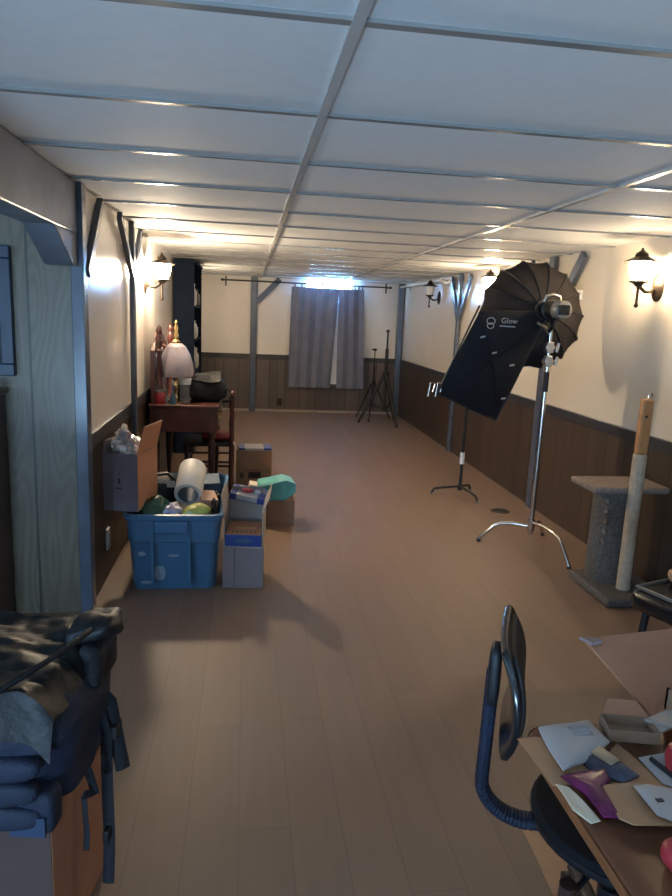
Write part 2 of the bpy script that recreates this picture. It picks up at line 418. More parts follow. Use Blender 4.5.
# floor drain, outlets
d = thing('floor_drain', 'round dark drain set in the floor beside the right wall', 'drain', (2.088, 5.128, 0))
MB().lathe([(.075, 0), (.075, .004), (.068, .006)], n=28).build('rim', 'drain', d)
b = MB()
for i in range(-3, 4): b.box(i*.017-.004, i*.017+.004, -.055+abs(i)*.006, .055-abs(i)*.006, .0055, .0075)
b.build('grate', 'black', d)
d = thing('wall_outlet', 'small dark electrical outlet on the back wall left of the curtains', 'outlet', (.525, YB-.012, .15))
MB().box(-.036, .036, -.008, 0, -.058, .058).build('cover_plate', 'black', d, bevel=.003)
for z in (-.022, .022): MB().box(-.016, .016, -.0095, -.007, z-.014, z+.014).build('socket', 'iron', d, bevel=.002)
d = thing('wall_outlet', 'pale outlet plate low on the left wall below the mauve box', 'outlet', (XL, 3.775, .227))
MB().box(0, .012, -.036, .036, -.06, .06).build('cover_plate', 'white', d, bevel=.003)
for z in (-.022, .022): MB().box(.011, .0135, -.016, .016, z-.014, z+.014).build('socket', 'offwhite', d, bevel=.002)

# ------------------------------------------------------------------ curtains, rods
rod = thing('curtain_rod', 'long black curtain rod with finial brackets across the back wall', 'curtain rod', (0, 0, 0))
RY, RZ = YB-.10, 1.982
MB().cyl((-.36, RY, RZ), (2.165, RY, RZ), .011).build('pole', 'iron', rod)
for x in (-.36, 2.165):
    MB().lathe([(.003, 0), (.018, .006), (.022, .02), (.014, .035), (.004, .045)], (x, RY, RZ), 14, Matrix.Rotation(-PI/2 if x < 0 else PI/2, 4, 'Y')).build('finial', 'iron', rod)
    xx = x + (.03 if x < 0 else -.03)
    MB().box(xx-.01, xx+.01, RY-.012, YB-.001, RZ-.018, RZ-.009).box(xx-.011, xx+.011, YB-.012, YB, RZ-.085, RZ+.06).build('bracket', 'iron', rod)
def curtain(name, label, xa0, xa1, xb0, xb1, z0, z1, folds, ph):
    c = thing(name, label, 'curtain', (0, 0, 0), group='curtains at the back window')
    def fn(u, v):
        x0 = xa0 + (xb0-xa0)*v; x1 = xa1 + (xb1-xa1)*v
        w = u*folds*2*PI + ph
        a = .012 + .008*(1-v)
        return (x0+(x1-x0)*u + .006*math.sin(w*2), RY + .0 + a*math.sin(w) + .006*math.sin(w*.37+v*3), z0+(z1-z0)*v)
    MB().sheet(fn, 110, 14, .003).build('cloth', 'curtain', c, sharp=80)
    n = 7
    for i in range(n):
        x = xb0 + (xb1-xb0)*(i+.5)/n
        b = MB()
        pts = [Vector((x, RY + .0165*math.cos(a), RZ + .0165*math.sin(a))) for a in [2*PI*k/14 for k in range(15)]]
        b.tube(pts, .004, 6, flat=(3, .5)); b.box(x-.012, x+.012, RY-.004, RY+.004, z1-.01, RZ-.012)
        b.build('tab', 'curtain', c)
    return c
curtain('curtain', 'slate grey curtain panel, wider one left of the pale slit', .635, 1.300, .655, 1.385, .405, 1.93, 4.0, .4)
curtain('curtain', 'slate grey curtain panel, narrower one right of the pale slit', 1.405, 1.835, 1.385, 1.775, .40, 1.93, 2.5, 1.6)
rod = thing('curtain_pole', 'pale metal pole with curled end along the top of the right wall', 'pole', (0, 0, 0))
MB().cyl((2.335, 10.44, 1.995), (2.335, 7.96, 1.995), .017).build('pole', 'white', rod)
pts = [(2.335, 7.96, 2.005)] + [(2.31+.028*math.sin(a)-.0, 7.93-.25*a/PI*.35, 1.985-.03*(1-math.cos(a*.9))) for a in [PI*i/12 for i in range(1, 13)]]
MB().tube([(2.335, 7.96, 1.995), (2.335, 7.86, 1.995), (2.325, 7.80, 1.98), (2.30, 7.765, 1.955), (2.265, 7.78, 1.945), (2.24, 7.84, 1.965), (2.24, 7.90, 1.995)], .015, 10).build('curled_end', 'white', rod)
for y in (8.25, 10.2): MB().box(2.335, XR-.001, y-.01, y+.01, 1.985, 1.993).box(XR-.012, XR-.001, y-.015, y+.015, 1.94, 2.03).build('bracket', 'steel', rod)

# ------------------------------------------------------------------ sconces
def sconce(label, y, z, side, lit, xw, glow='globe_lit'):
    s = thing('wall_sconce', label, 'wall lamp', (xw, y, z), 0 if side > 0 else PI, 'lantern sconces on the side walls')
    body = 'bronze' if lit else 'iron'
    MB().lathe([(.010, 0), (.062, 0), (.062, .006), (.05, .014), (.028, .024), (.01, .032)], (0, 0, 0), 24, Matrix.Rotation(PI/2, 4, 'Y'), sq=(1.35, 1)).build('backplate', body, s)
    arm = [(.02, 0, -.01), (.05, 0, -.03), (.08, 0, -.03), (.11, 0, -.008), (.127, 0, .012)]
    MB().tube(arm, .011, 10).build('arm', body, s)
    cx = .127
    MB().lathe([(.008, -.004), (.02, .0), (.03, .014), (.052, .022), (.056, .03), (.044, .034)], (cx, 0, 0), 20).build('cup', body, s)
    MB().lathe([(.004, -.125), (.012, -.118), (.014, -.108), (.008, -.098), (.008, -.02), (.012, 0)], (cx, 0, 0), 14).build('stem', body, s)
    MB().lathe([(.036, .034), (.05, .055), (.062, .09), (.066, .125), (.06, .142), (.03, .149)], (cx, 0, 0), 24).build('lamp_glass', glow if lit else 'globe_off', s, label='glowing frosted glass' if lit else 'unlit frosted glass')
    r = MB().lathe([(.034, .150), (.095, .138), (.097, .142), (.055, .162), (.036, .172), (.04, .178), (.034, .19), (.012, .205), (.004, .222)], (cx, 0, 0), 24)
    r.build('roof_cap', body, s)
    return s
sconce('lit lantern sconce on the right wall above the sisal scratching post', 3.86, 1.765, -1, True, XR)
sconce('lit lantern sconce glowing behind the round softbox on the right wall', 6.42, 1.80, -1, True, XR, 'globe_mid')
sconce('unlit black lantern sconce near the far corner of the right wall', 8.60, 1.80, -1, False, XR)
sconce('lit lantern sconce on the left wall above the desk', 5.32, 1.70, 1, True, XL, 'globe_bright')

sconce('added unseen lit sconce behind the navy bookcase, brightening the back wall', 8.64, 1.74, 1, True, XL, 'globe_mid')  # unseen lamp added to lift the light on the back wall
# ------------------------------------------------------------------ picture frame, cabinet edge on the alcove wall
f = thing('picture_frame', 'dark blue framed dark picture hanging on the panelled alcove wall', 'picture', (-1.40, YP, 1.47))
for a in ((-.345, .345, .235, .29), (-.345, .345, -.29, -.235)): MB().box(a[0], a[1], -.03, 0, a[2], a[3]).build('frame_bar', mat('blue_frame', (.010, .022, .05), .35) if 'bf' not in M else M['bf'], f, bevel=.004)
for a in ((-.345, -.29), (.29, .345)): MB().box(a[0], a[1], -.03, 0, -.235, .235).build('frame_bar', mat('blue_frame_side', (.010, .022, .05), .35), f, bevel=.004)
MB().box(-.29, .29, -.012, 0, -.235, .235).build('picture', mat('dark_picture', (.02, .03, .035), .15, var=.6, scale=6), f)
c = thing('side_cabinet', 'dark wooden cabinet edge against the panelled wall below the picture', 'cabinet', (-1.43, YP-.17, 0))
MB().box(-.32, .32, -.14, .165, 0, 1.10).build('body', 'mahogany_dark', c, bevel=.004)
MB().box(-.33, .335, -.155, .168, 1.10, 1.125).build('top', 'mahogany_dark', c, bevel=.004)
for s in (-1, 1):
    dd = MB().box(s*.16-.15, s*.16+.15, -.155, -.14, .06, 1.06).build('door', 'mahogany_dark', c, bevel=.004)
    MB().blob((-s*.0+s*.03, -.165, .6), (.024, .024, .024), nu=12, nv=8).build('knob', 'brass', dd)

# ------------------------------------------------------------------ bookcase
k = thing('bookcase', 'tall dark navy bookcase against the left wall past the desk', 'bookcase', (XL+.012, 7.25, 0))
D, Wd, Hh = .205, 1.17, 1.99
MB().box(0, D, 0, .03, 0, Hh).build('side_panel', 'navy', k); MB().box(0, D, Wd-.03, Wd, 0, Hh).build('side_panel', 'navy', k)
MB().box(0, .012, .03, Wd-.03, 0, Hh).build('back_panel', 'navy', k)
MB().box(0, D+.012, -.01, Wd+.01, Hh, Hh+.03).build('top', 'navy', k, bevel=.004)
shelf_z = (.08, .46, .84, 1.20, 1.56)
for z in shelf_z: MB().box(.012, D, .03, Wd-.03, z-.02, z).build('shelf', 'navy', k)
kinds = [('white', 'white pottery jar'), ('glass', 'clear glass jar'), ('black', 'black lidded jar'), ('offwhite', 'cream pottery jar')]
for si, z in enumerate(shelf_z[1:]):
    for j in range(3):
        m_, nm = kinds[(si+j) % 4]
        r, h = .045 + .012*((si*2+j) % 3), .14 + .04*((si+j*2) % 3)
        jar = thing('jar', '%s, %s along on the %s shelf of the navy bookcase' % (nm, ('nearest one', 'second one', 'third one')[j], ('second lowest', 'middle', 'second highest', 'top')[si]), 'jar', (XL+.012+.135, 7.25+.2+j*.37, z), group='jars on the bookcase')
        MB().lathe([(r*.7, 0), (r, h*.15), (r, h*.7), (r*.6, h*.88), (r*.6, h)], n=18).build('body', m_, jar)
        MB().lathe([(r*.66, h), (r*.66, h+.018), (r*.2, h+.024), (r*.16, h+.04), (.003, h+.044)], n=18).build('lid', 'black' if m_ == 'glass' else m_, jar)

# ------------------------------------------------------------------ desk group
dk = thing('desk', 'small mahogany vanity desk with arched mirror against the left wall', 'desk', (XL+.04, 5.22, 0))
DX, DY, DZ = .505, .92, .80
MB().box(-.005, DX+.012, -.012, DY+.012, DZ-.025, DZ).build('desk_top', 'mahogany', dk, bevel=.006)
MB().box(.02, DX, 0, .02, DZ-.21, DZ-.025).build('apron', 'mahogany', dk, bevel=.003)
MB().box(.02, DX, DY-.02, DY, DZ-.21, DZ-.025).build('apron', 'mahogany', dk, bevel=.003)
MB().box(.0, .02, 0, DY, DZ-.21, DZ-.025).build('apron', 'mahogany', dk, bevel=.003)
for i in range(2):
    y0 = .03 + i*.435
    dr = MB().box(DX-.02, DX+.004, y0, y0+.42, DZ-.20, DZ-.035).build('drawer', 'mahogany', dk, bevel=.004)
    for yy in (.12, .30):
        MB().tube([(DX+.004, y0+yy-.03, DZ-.11), (DX+.022, y0+yy-.026, DZ-.125), (DX+.022, y0+yy+.026, DZ-.125), (DX+.004, y0+yy+.03, DZ-.11)], .004, 8).build('handle', 'brass', dr)
for x in (.045, DX-.04):
    for y in (.035, DY-.035):
        MB().lathe([(.016, 0), (.02, .02), (.014, .05), (.026, .30), (.03, .50), (.022, .53), (.034, .55), (.034, DZ-.21)], (x, y, 0), 16).build('leg', 'mahogany_dark', dk)
mf = MB()
arch = [(.0, DZ)] + [(.06, DZ), (.06, 1.18)]
pts = [(.02, .05, DZ), (.02, .87, DZ), (.02, .87, 1.20), (.02, .80, 1.25), (.02, .72, 1.24), (.02, .62, 1.32), (.02, .46, 1.365), (.02, .30, 1.32), (.02, .20, 1.24), (.02, .12, 1.25), (.02, .05, 1.20)]
mm = MB().slab(pts, .035, (1, 0, 0)).build('mirror_back', 'mahogany', dk, bevel=.005)
MB().slab([(.04, .13, DZ+.07), (.04, .79, DZ+.07), (.04, .79, 1.15), (.04, .62, 1.24), (.04, .46, 1.27), (.04, .30, 1.24), (.04, .13, 1.15)], .006, (1, 0, 0)).build('mirror_glass', 'mirror', mm)
for y in (.085, .835):
    MB().lathe([(.026, DZ), (.026, DZ+.02), (.016, DZ+.05), (.022, DZ+.2), (.016, 1.18), (.03, 1.2), (.018, 1.22), (.03, 1.26), (.032, 1.29), (.018, 1.325), (.026, 1.345), (.02, 1.375), (.004, 1.395)], (.065, y, 0), 16).build('mirror_post', 'mahogany', mm)
# lamp
lp = thing('table_lamp', 'table lamp with grey mauve bell glass shade and tall brass finial on the desk', 'lamp', (-.545, 5.42, DZ))
MB().lathe([(.065, 0), (.068, .012), (.03, .03), (.018, .06), (.026, .10), (.034, .13), (.018, .17), (.012, .23), (.012, .47)], n=20).build('base', 'brass', lp)
b = MB(); n = 12
prof = [(.128, .20), (.135, .235), (.128, .30), (.108, .37), (.075, .43), (.045, .455), (.041, .452), (.07, .425), (.103, .367), (.123, .30), (.13, .235), (.123, .20)]
b.lathe(prof, (0, 0, 0), n, closed=True); b.build('lamp_shade', 'shade', lp, sharp=20)
MB().lathe([(.03, .455), (.032, .47), (.014, .485), (.02, .52), (.012, .545), (.017, .575), (.008, .60), (.013, .615), (.003, .635)], n=16).build('finial', 'brass', lp)
# jars etc.
j = thing('candle_jar', 'red candle jar on the desk at the wall side below the lamp shade', 'candle', (-.655, 5.30, DZ))
MB().lathe([(.034, 0), (.042, .01), (.042, .075), (.036, .085)], n=20).build('jar', 'redglass', j)
MB().lathe([(.038, .085), (.04, .09), (.04, .10), (.012, .106), (.012, .118), (.003, .122)], n=20).build('lid', 'glass', j)
j = thing('glass_bottle', 'clear stoppered glass bottle on the desk behind the red candle jar', 'bottle', (-.645, 5.42, DZ))
MB().lathe([(.03, 0), (.034, .02), (.034, .09), (.012, .12), (.012, .15)], n=18).build('body', 'glass', j)
MB().blob((0, 0, .172), (.044, .044, .05), nu=14, nv=10).build('stopper', 'glass', j)
j = thing('perfume_bottle', 'slim blue glass bottle on the desk edge beside the red candle jar', 'bottle', (-.555, 5.27, DZ))
MB().lathe([(.022, 0), (.026, .01), (.024, .05), (.010, .085), (.010, .12), (.014, .13), (.004, .15)], n=18).build('body', 'blue_dull', j)
MB().lathe([(.011, .15), (.013, .155), (.013, .165), (.004, .18)], n=14).build('stopper', 'glass', j)
j = thing('canister', 'white lidded canister on the desk just right of the lamp stem', 'canister', (-.475, 5.40, DZ))
MB().lathe([(.04, 0), (.044, .008), (.044, .14)], n=22).build('body', 'glass', j)
MB().lathe([(.05, .14), (.052, .146), (.052, .185), (.046, .192)], n=22).build('lid', 'white', j)
# black bag on desk
bg = thing('shoulder_bag', 'slumped black shoulder bag lying on the mahogany desk', 'bag', (-.36, 5.55, DZ))
MB().blob((0, 0, .10), (.40, .34, .21), 3.2, .025, 6, 3, 36, 22, flat_bottom=-.10).build('body', 'black_cloth', bg)
MB().sheet(lambda u, v: (-.14+.30*u, -.17+.30*v, .185 + .028*math.sin(PI*v) - .03*(1-v)**2 + .012*math.sin(6*u+4*v) + .02*u), 16, 12, .008).build('flap', 'bag_film', bg, label='shiny black flap')
MB().tube([(.16, -.05, .12), (.21, -.06, .10), (.26, -.06, .035), (.22, -.10, .008), (.17, -.11, .008)], .012, 8, flat=(1.4, .4)).build('strap', 'black_cloth', bg)
# chair behind desk side
ch = thing('wooden_chair', 'mahogany side chair tucked under the desk with its back to the room', 'chair', (-.115, 5.72, 0), PI/2)
# local: chair faces +y (towards the desk after rotation), seat spans y 0..0.38
for x in (-.19, .19):
    MB().lathe([(.014, 0), (.018, .02), (.016, .16), (.02, .2), (.018, .43), (.016, .55), (.02, .62), (.013, .70), (.02, .76), (.014, .80), (.021, .815), (.016, .835), (.004, .845)], (x, 0, 0), 14).build('back_post', 'mahogany', ch)
    MB().lathe([(.014, 0), (.018, .02), (.016, .16), (.022, .2), (.018, .30), (.022, .43)], (x*.95, .36, 0), 14).build('leg', 'mahogany_dark', ch)
    MB().cyl((x, .0, .17), (x*.95, .36, .17), .010).build('stretcher', 'mahogany_dark', ch); MB().cyl((x, .0, .29), (x*.95, .36, .29), .010).build('stretcher', 'mahogany_dark', ch)
for z in (.17, .29):
    MB().cyl((-.18, .36, z), (.18, .36, z), .010).build('stretcher', 'mahogany_dark', ch)
    MB().cyl((-.19, 0, z+.03), (.19, 0, z+.03), .010).build('stretcher', 'mahogany_dark', ch)
MB().box(-.20, .20, -.01, .39, .42, .452).build('seat', 'black', ch, bevel=.01)
MB().box(-.185, .185, -.012, .012, .74, .80).build('top_rail', 'mahogany', ch, bevel=.006)
MB().box(-.185, .185, -.010, .010, .53, .56).build('lower_rail', 'mahogany', ch, bevel=.005)
for x in (-.11, -.037, .037, .11): MB().cyl((x, 0, .555), (x, 0, .745), .009, n=10).build('spindle', 'mahogany', ch)
cu = MB().blob((-.24, 5.70, .487), (.26, .26, .066), 3.2, .006, 8, 2, flat_bottom=-.034).build('seat_cushion', 'red')
tag(cu, 'red cushion lying on the black seat of the wooden chair', 'cushion')

# ------------------------------------------------------------------ cartons helper
def carton(name, label, cat, loc, rz, w, d, h, body='card', flaps=(), t=.005, group=None, rx=0., ry=0., front=True):
    """open box, origin at the base centre; flaps: (side, length, angle from vertical outward in degrees)"""
    o = thing(name, label, cat, loc, rz, group); o.rotation_euler = (rx, ry, rz)
    b = MB()
    b.box(-w/2, w/2, -d/2, d/2, 0, t)
    b.box(-w/2, w/2, -d/2, -d/2+t, t, h if front else .012).box(-w/2, w/2, d/2-t, d/2, t, h)
    b.box(-w/2, -w/2+t, -d/2+t, d/2-t, t, h).box(w/2-t, w/2, -d/2+t, d/2-t, t, h)
    b.build('box_body', body, o)
    for f in flaps:
        side, ln, an = f[:3]; m_ = f[3] if len(f) > 3 else body
        a = math.radians(an); s, c_ = math.sin(a)*ln, math.cos(a)*ln
        e = .004
        P = {'front': [(-w/2+e, -d/2, h), (w/2-e, -d/2, h), (w/2-.02, -d/2-s, h+c_), (-w/2+.02, -d/2-s, h+c_)],
             'back': [(-w/2+e, d/2, h), (w/2-e, d/2, h), (w/2-.02, d/2+s, h+c_), (-w/2+.02, d/2+s, h+c_)],
             'left': [(-w/2, -d/2+e, h), (-w/2, d/2-e, h), (-w/2-s, d/2-.015, h+c_), (-w/2-s, -d/2+.015, h+c_)],
             'right': [(w/2, -d/2+e, h), (w/2, d/2-e, h), (w/2+s, d/2-.015, h+c_), (w/2+s, -d/2+.015, h+c_)]}[side]
        MB().slab(P, .004).build('flap', m_, o)
    return o

# mauve box on the tub rim, with crinkled clear film
TUBX, TUBY = -.375, 4.02
bx = carton('cardboard_box', 'mauve grey open cardboard box perched on the tub rim against the left wall', 'box', (-.622, 3.745, .4405), -.22, .187, .30, .315, 'card_mauve', [('right', .15, 14, 'card_warm'), ('left', .06, -4)])
MB().box(.0905, .0965, -.146, .146, .01, .31).build('side_face', 'card_warm', bx, label='side panel with warm lamp light painted on')  # lamp-lit tone of this side laid on as a warmer sheet
for k_, (x, z, w_, h_) in enumerate(((-.005, .165, .012, .03), (-.005, .125, .03, .008), (-.005, .205, .008, .008))):
    MB().box(x-w_/2, x+w_/2, -.152, -.149, z-h_/2, z+h_/2).build('printed_mark', 'ink', bx)
b = MB()
b.blob((0, 0, 0), (.135, .235, .19), 2.8, .03, 18, 4, 44, 28)
b.blob((-.025, -.05, .09), (.09, .10, .12), 2.0, .05, 22, 9, 30, 20)
o = b.build('plastic_wrap', 'foil', sharp=12); o.location = (-.622, 3.745, .725); o.rotation_euler = (0, 0, -.22)
tag(o, 'crinkled clear plastic wrap bulging out of the mauve box', 'plastic wrap')

# ------------------------------------------------------------------ blue storage tub
tb = thing('storage_tub', 'large scuffed blue plastic storage tub on the floor by the left wall', 'tub', (TUBX, TUBY, 0))
def rr(wx, wy, r, z, n=6):
    out = []
    for cx, cy, a0 in ((wx/2-r, wy/2-r, 0), (-wx/2+r, wy/2-r, PI/2), (-wx/2+r, -wy/2+r, PI), (wx/2-r, -wy/2+r, 3*PI/2)):
        for i in range(n+1):
            a = a0 + PI/2*i/n; out.append(Vector((cx+r*math.cos(a), cy+r*math.sin(a), z)))
    return out
def rings(bmb, rl, close=False, cap0=True, cap1=False):
    vr = [[bmb.bm.verts.new(p) for p in r] for r in rl]; n = len(vr[0])
    for i in range(len(vr)-1):
        for j in range(n): bmb.bm.faces.new((vr[i][j], vr[i][(j+1)%n], vr[i+1][(j+1)%n], vr[i+1][j]))
    if cap0: bmb.bm.faces.new(vr[0][::-1])
    if cap1: bmb.bm.faces.new(vr[-1])
b = MB()
rings(b, [rr(.44, .86, .05, 0), rr(.445, .865, .05, .01), rr(.475, .91, .05, .27), rr(.478, .913, .05, .275), rr(.488, .925, .05, .28), rr(.50, .95, .05, .425), rr(.488, .938, .05, .425), rr(.462, .897, .05, .275), rr(.432, .85, .045, .012)], cap1=True)
b.build('tub_body', 'tub', tb)
b = MB(); rings(b, [rr(.50, .95, .05, .405), rr(.525, .975, .055, .41), rr(.535, .985, .06, .436), rr(.505, .955, .055, .44), rr(.49, .94, .05, .43)], cap0=False)
b.build('rim', 'tub', tb)
for x in (-.11, .085): MB().box(x-.006, x+.006, -.478, -.452, .05, .40, Matrix.Rotation(0, 4, 'X')).build('moulded_rib', 'tub', tb)
MB().box(-.10, .08, -.492, -.465, .335, .40).build('handle', 'tub', tb, bevel=.008)
def scuff(x, z, rx_, rz_, sd):
    yy = -.43 - .03*min(1, z/.27) - .0015
    if z > .275: yy = -.4655 - .01*(z-.28)/.145
    P = []
    for i in range(12):
        a = 2*PI*i/12; k = 1 + .35*noise.noise(Vector((math.cos(a)*1.5, math.sin(a)*1.5, sd)))
        px, pz = x + rx_*k*math.cos(a), z + rz_*k*math.sin(a)
        P.append((px, -.43 - .0275*pz/.27 - .003 if pz < .27 else yy, pz))
    MB().slab(P, .0012, (0, 1, 0)).build('scuff', 'scuff', tb, label='white scuff mark')
scuff(-.075, .095, .034, .045, 1.); scuff(-.17, .21, .02, .014, 4.); scuff(.0, .2, .03, .009, 7.); scuff(-.15, .04, .03, .010, 9.)

# contents
def soft(name, label, cat, c, size, m_, power=2.6, nz=.02, freq=9, seed=1, rot=None, fb=None, nu=32, nv=20, sharp=35):
    o = MB().blob((0,0,0), size, power, nz, freq, seed, nu, nv, rot, fb).build(name, m_, sharp=sharp); o.location = c
    return tag(o, label, cat)
soft('added_filler', 'added hidden dark crumpled filler propping up the contents of the blue tub', 'bag', (TUBX, TUBY, .186), (.40, .80, .34), 'black_cloth', 4, .012, 8, 11, fb=-.172)  # hidden filler added for the things in the tub to rest on
soft('carrier_bag', 'crumpled dark green plastic bag at the front left of the blue tub', 'bag', (-.50, 3.72, .405), (.20, .22, .14), 'green', 2.4, .03, 12, 3)
soft('carrier_bag', 'crumpled lilac and white plastic bag at the front middle of the tub', 'bag', (-.385, 3.66, .405), (.11, .13, .11), 'lilac', 2.2, .03, 20, 6)
o = soft('snack_pouch', 'shiny yellow green pouch lying at the front right of the tub', 'pouch', (-.265, 3.655, .42), (.155, .13, .09), 'yellow', 2.2, .012, 14, 8, Matrix.Rotation(-.25, 4, 'Y'))
# white roll
rl = thing('paper_roll', 'large white hollow roll lying tilted on top of the blue tub', 'roll', (-.315, 3.93, .525)); rl.rotation_euler = (math.radians(-64), 0, math.radians(-3))
MB().lathe([(.058, -.12), (.078, -.12), (.08, -.115), (.08, .115), (.078, .12), (.058, .12)], n=36, closed=True).build('paper', 'paper_roll', rl)
MB().lathe([(.054, -.119), (.0585, -.119), (.0585, .119), (.054, .119)], n=30, closed=True).build('core', 'blue_dull', rl, label='blue grey core')
ap = thing('handbag', 'black bag with a pale label on the left of the blue tub', 'bag', (-.49, 4.0, .355))
MB().blob((0, 0, .09), (.22, .28, .20), 3., .02, 7, 5, flat_bottom=-.09).build('body', 'black_cloth', ap)
MB().box(-.01, .09, -.02, .02, .0, .004, Matrix.Translation((.0, -.105, .16)) @ Matrix.Rotation(.9, 4, 'X')).build('label_tag', 'paper', ap)
MB().tube([(-.06, -.08, .17), (-.03, -.11, .215), (.05, -.11, .225), (.09, -.08, .17)], .009, 8).build('handle', 'black', ap)
def crate(name, label, cat, c, size, m_, rot, bev=.004):
    o = MB().box(-size[0]/2, size[0]/2, -size[1]/2, size[1]/2, -size[2]/2, size[2]/2).build(name, m_, bevel=bev); o.location = c; o.rotation_euler = rot
    return tag(o, label, cat)
crate('small_carton', 'small peach carton lying behind the yellow pouch in the tub', 'box', (-.215, 3.86, .42), (.10, .15, .09), 'peach', (.15, .1, .25))
crate('small_carton', 'dull blue carton lying at the back right of the tub', 'box', (-.22, 4.21, .425), (.13, .22, .10), 'blue_dull', (.05, -.05, .1))
cb = MB()
pts = [(-.165+.012*math.sin(i*1.3), 3.70+.06*i/2, .40+.022*math.sin(i*.9)+.015*(i % 3)) for i in range(14)]
cb.tube(pts, .009, 8); cb.tube([(p[0]-.012, p[1]+.01, p[2]+.012) for p in pts[::-1]], .008, 8)
tag(cb.build('power_cable', 'black'), 'coiled black cable along the right rim inside the tub', 'cable')

# ------------------------------------------------------------------ box stack right of the tub
lo = thing('cardboard_box', 'closed brown cardboard box on the floor right of the blue tub', 'box', (.004, 3.71, 0), -.03)
MB().box(-.112, .112, -.125, .125, 0, .236).build('box_body', 'card_pink', lo, bevel=.003)
MB().box(-.05, -.047, -.1262, -.1245, .0, .236).build('seam', 'ink', lo)
MB().box(-.112, .112, -.004, .004, .2358, .2368).build('top_seam', 'ink', lo)
up = carton('cardboard_box', 'open fronted box tipped towards the camera on the closed brown box', 'box', (.010, 3.705, .252), -.10, .215, .235, .215, 'card_in', [('right', .09, 22, 'card_in'), ('left', .09, 8, 'card_in'), ('back', .05, 25, 'card_pink')], rx=math.radians(9), front=False)
p1 = thing('food_carton', 'orange brown printed carton with blue front lying in the open fronted box', 'carton', (.010, 3.70, .262), -.10); p1.rotation_euler = (math.radians(9), 0, -.10)
MB().box(-.098, .098, -.118, .05, .0, .07).build('carton_body', 'blue', p1, bevel=.002)
MB().box(-.096, .096, -.114, .05, .069, .0735).build('top_face', 'card_warm', p1, label='orange brown top')
for i in range(6): MB().box(-.065+i*.024, -.052+i*.024, -.088, -.076, .0725, .0745).build('printed_mark', 'ink', p1)
MB().box(-.05, .06, -.045, -.025, .0725, .0745).build('printed_line', 'pine', p1)
MB().blob((0, -.1185, .035), (.10, .004, .030), 2, nu=20, nv=8).build('printed_oval', 'blue_dull', p1)
p2 = thing('packet', 'blue and white packet in the top of the tipped open box', 'packet', (.025, 3.80, .485), -.2); p2.rotation_euler = (.30, .14, -.2)
MB().box(-.10, .10, -.055, .055, -.02, .02).build('packet_body', 'blue', p2, bevel=.005)
MB().box(-.06, .06, -.0565, .045, -.012, .0212).build('white_band', 'paper', p2)
MB().blob((-.01, -.0, .028), (.07, .05, .02), 2.2, nu=18, nv=10).build('emblem', 'red', p2)
MB().blob((.05, -.0, .026), (.04, .05, .02), 2.2, nu=18, nv=10).build('emblem', 'print', p2)
# middle: small brown box with teal item
mb_ = thing('cardboard_box', 'low brown cardboard box under the teal case', 'box', (.262, 4.80, 0), .02)
MB().box(-.10, .10, -.08, .12, 0, .19).build('box_body', 'card', mb_, bevel=.003)
MB().box(-.10, .10, .016, .022, .1895, .191).build('top_seam', 'ink', mb_)
tl = thing('teal_case', 'turquoise padded case resting on the low brown box', 'case', (.225, 4.80, .192), .1)
prof = [(-.135, .07), (-.12, .12), (.06, .15), (.135, .125), (.135, .06), (.06, .0), (-.06, .0)]
MB().slab([(x, 0, z) for x, z in prof], .20, (0, 1, 0)).build('case_body', 'teal', tl, bevel=.012)
MB().slab([(-.11, 0, .115), (.06, 0, .1525), (.13, 0, .128), (.135, 0, .118), (.06, 0, .140), (-.11, 0, .105)], .204, (0, 1, 0)).build('lid', mat('teal_lid', (.16, .44, .42), .5), tl, bevel=.004)
MB().tube([(-.05, -.104, .03), (-.05, -.106, .11)], .006, 8).build('strap', 'ink', tl)
crate('small_carton', 'small cream box lying against the left end of the teal case', 'box', (.06, 4.80, .27), (.06, .12, .06), 'paper_cream', (0, .2, 0))
st = MB().box(-.05, .05, -.07, .07, 0, .238).build('box_support', 'card_pink'); st.location = (.055, 4.80, 0)
st.name = 'narrow_carton'; tag(st, 'narrow brown carton standing under the small cream box', 'box')
# back carton
bc = thing('cardboard_box', 'brown shipping carton with printed side behind the box stack', 'box', (.078, 5.93, 0), .02)
MB().box(-.155, .155, -.13, .13, 0, .335).build('box_body', 'card', bc, bevel=.003)
for s in (-1,): MB().slab([(-.155, -.13, .335), (-.155, .13, .335), (-.185, .11, .40), (-.185, -.11, .40)], .004).build('flap', 'card_in', bc)
for x0, x1, z0, z1 in ((-.09, .07, .16, .165), (-.12, -.09, .09, .14), (-.05, .06, .09, .145), (-.04, .05, .10, .135)):
    MB().box(x0, x1, -.1318, -.1295, z0, z1).build('printed_mark', 'ink', bc)
fm = thing('flat_packet', 'flat white and blue packet on top of the shipping carton', 'packet', (.085, 5.92, .3365), .02)
MB().box(-.135, .14, -.12, .10, 0, .02).build('packet_body', 'paper', fm, bevel=.003)
for x0, x1 in ((-.137, -.09), (.075, .142)): MB().box(x0, x1, -.1215, .08, .004, .0212).build('blue_panel', 'blue', fm)

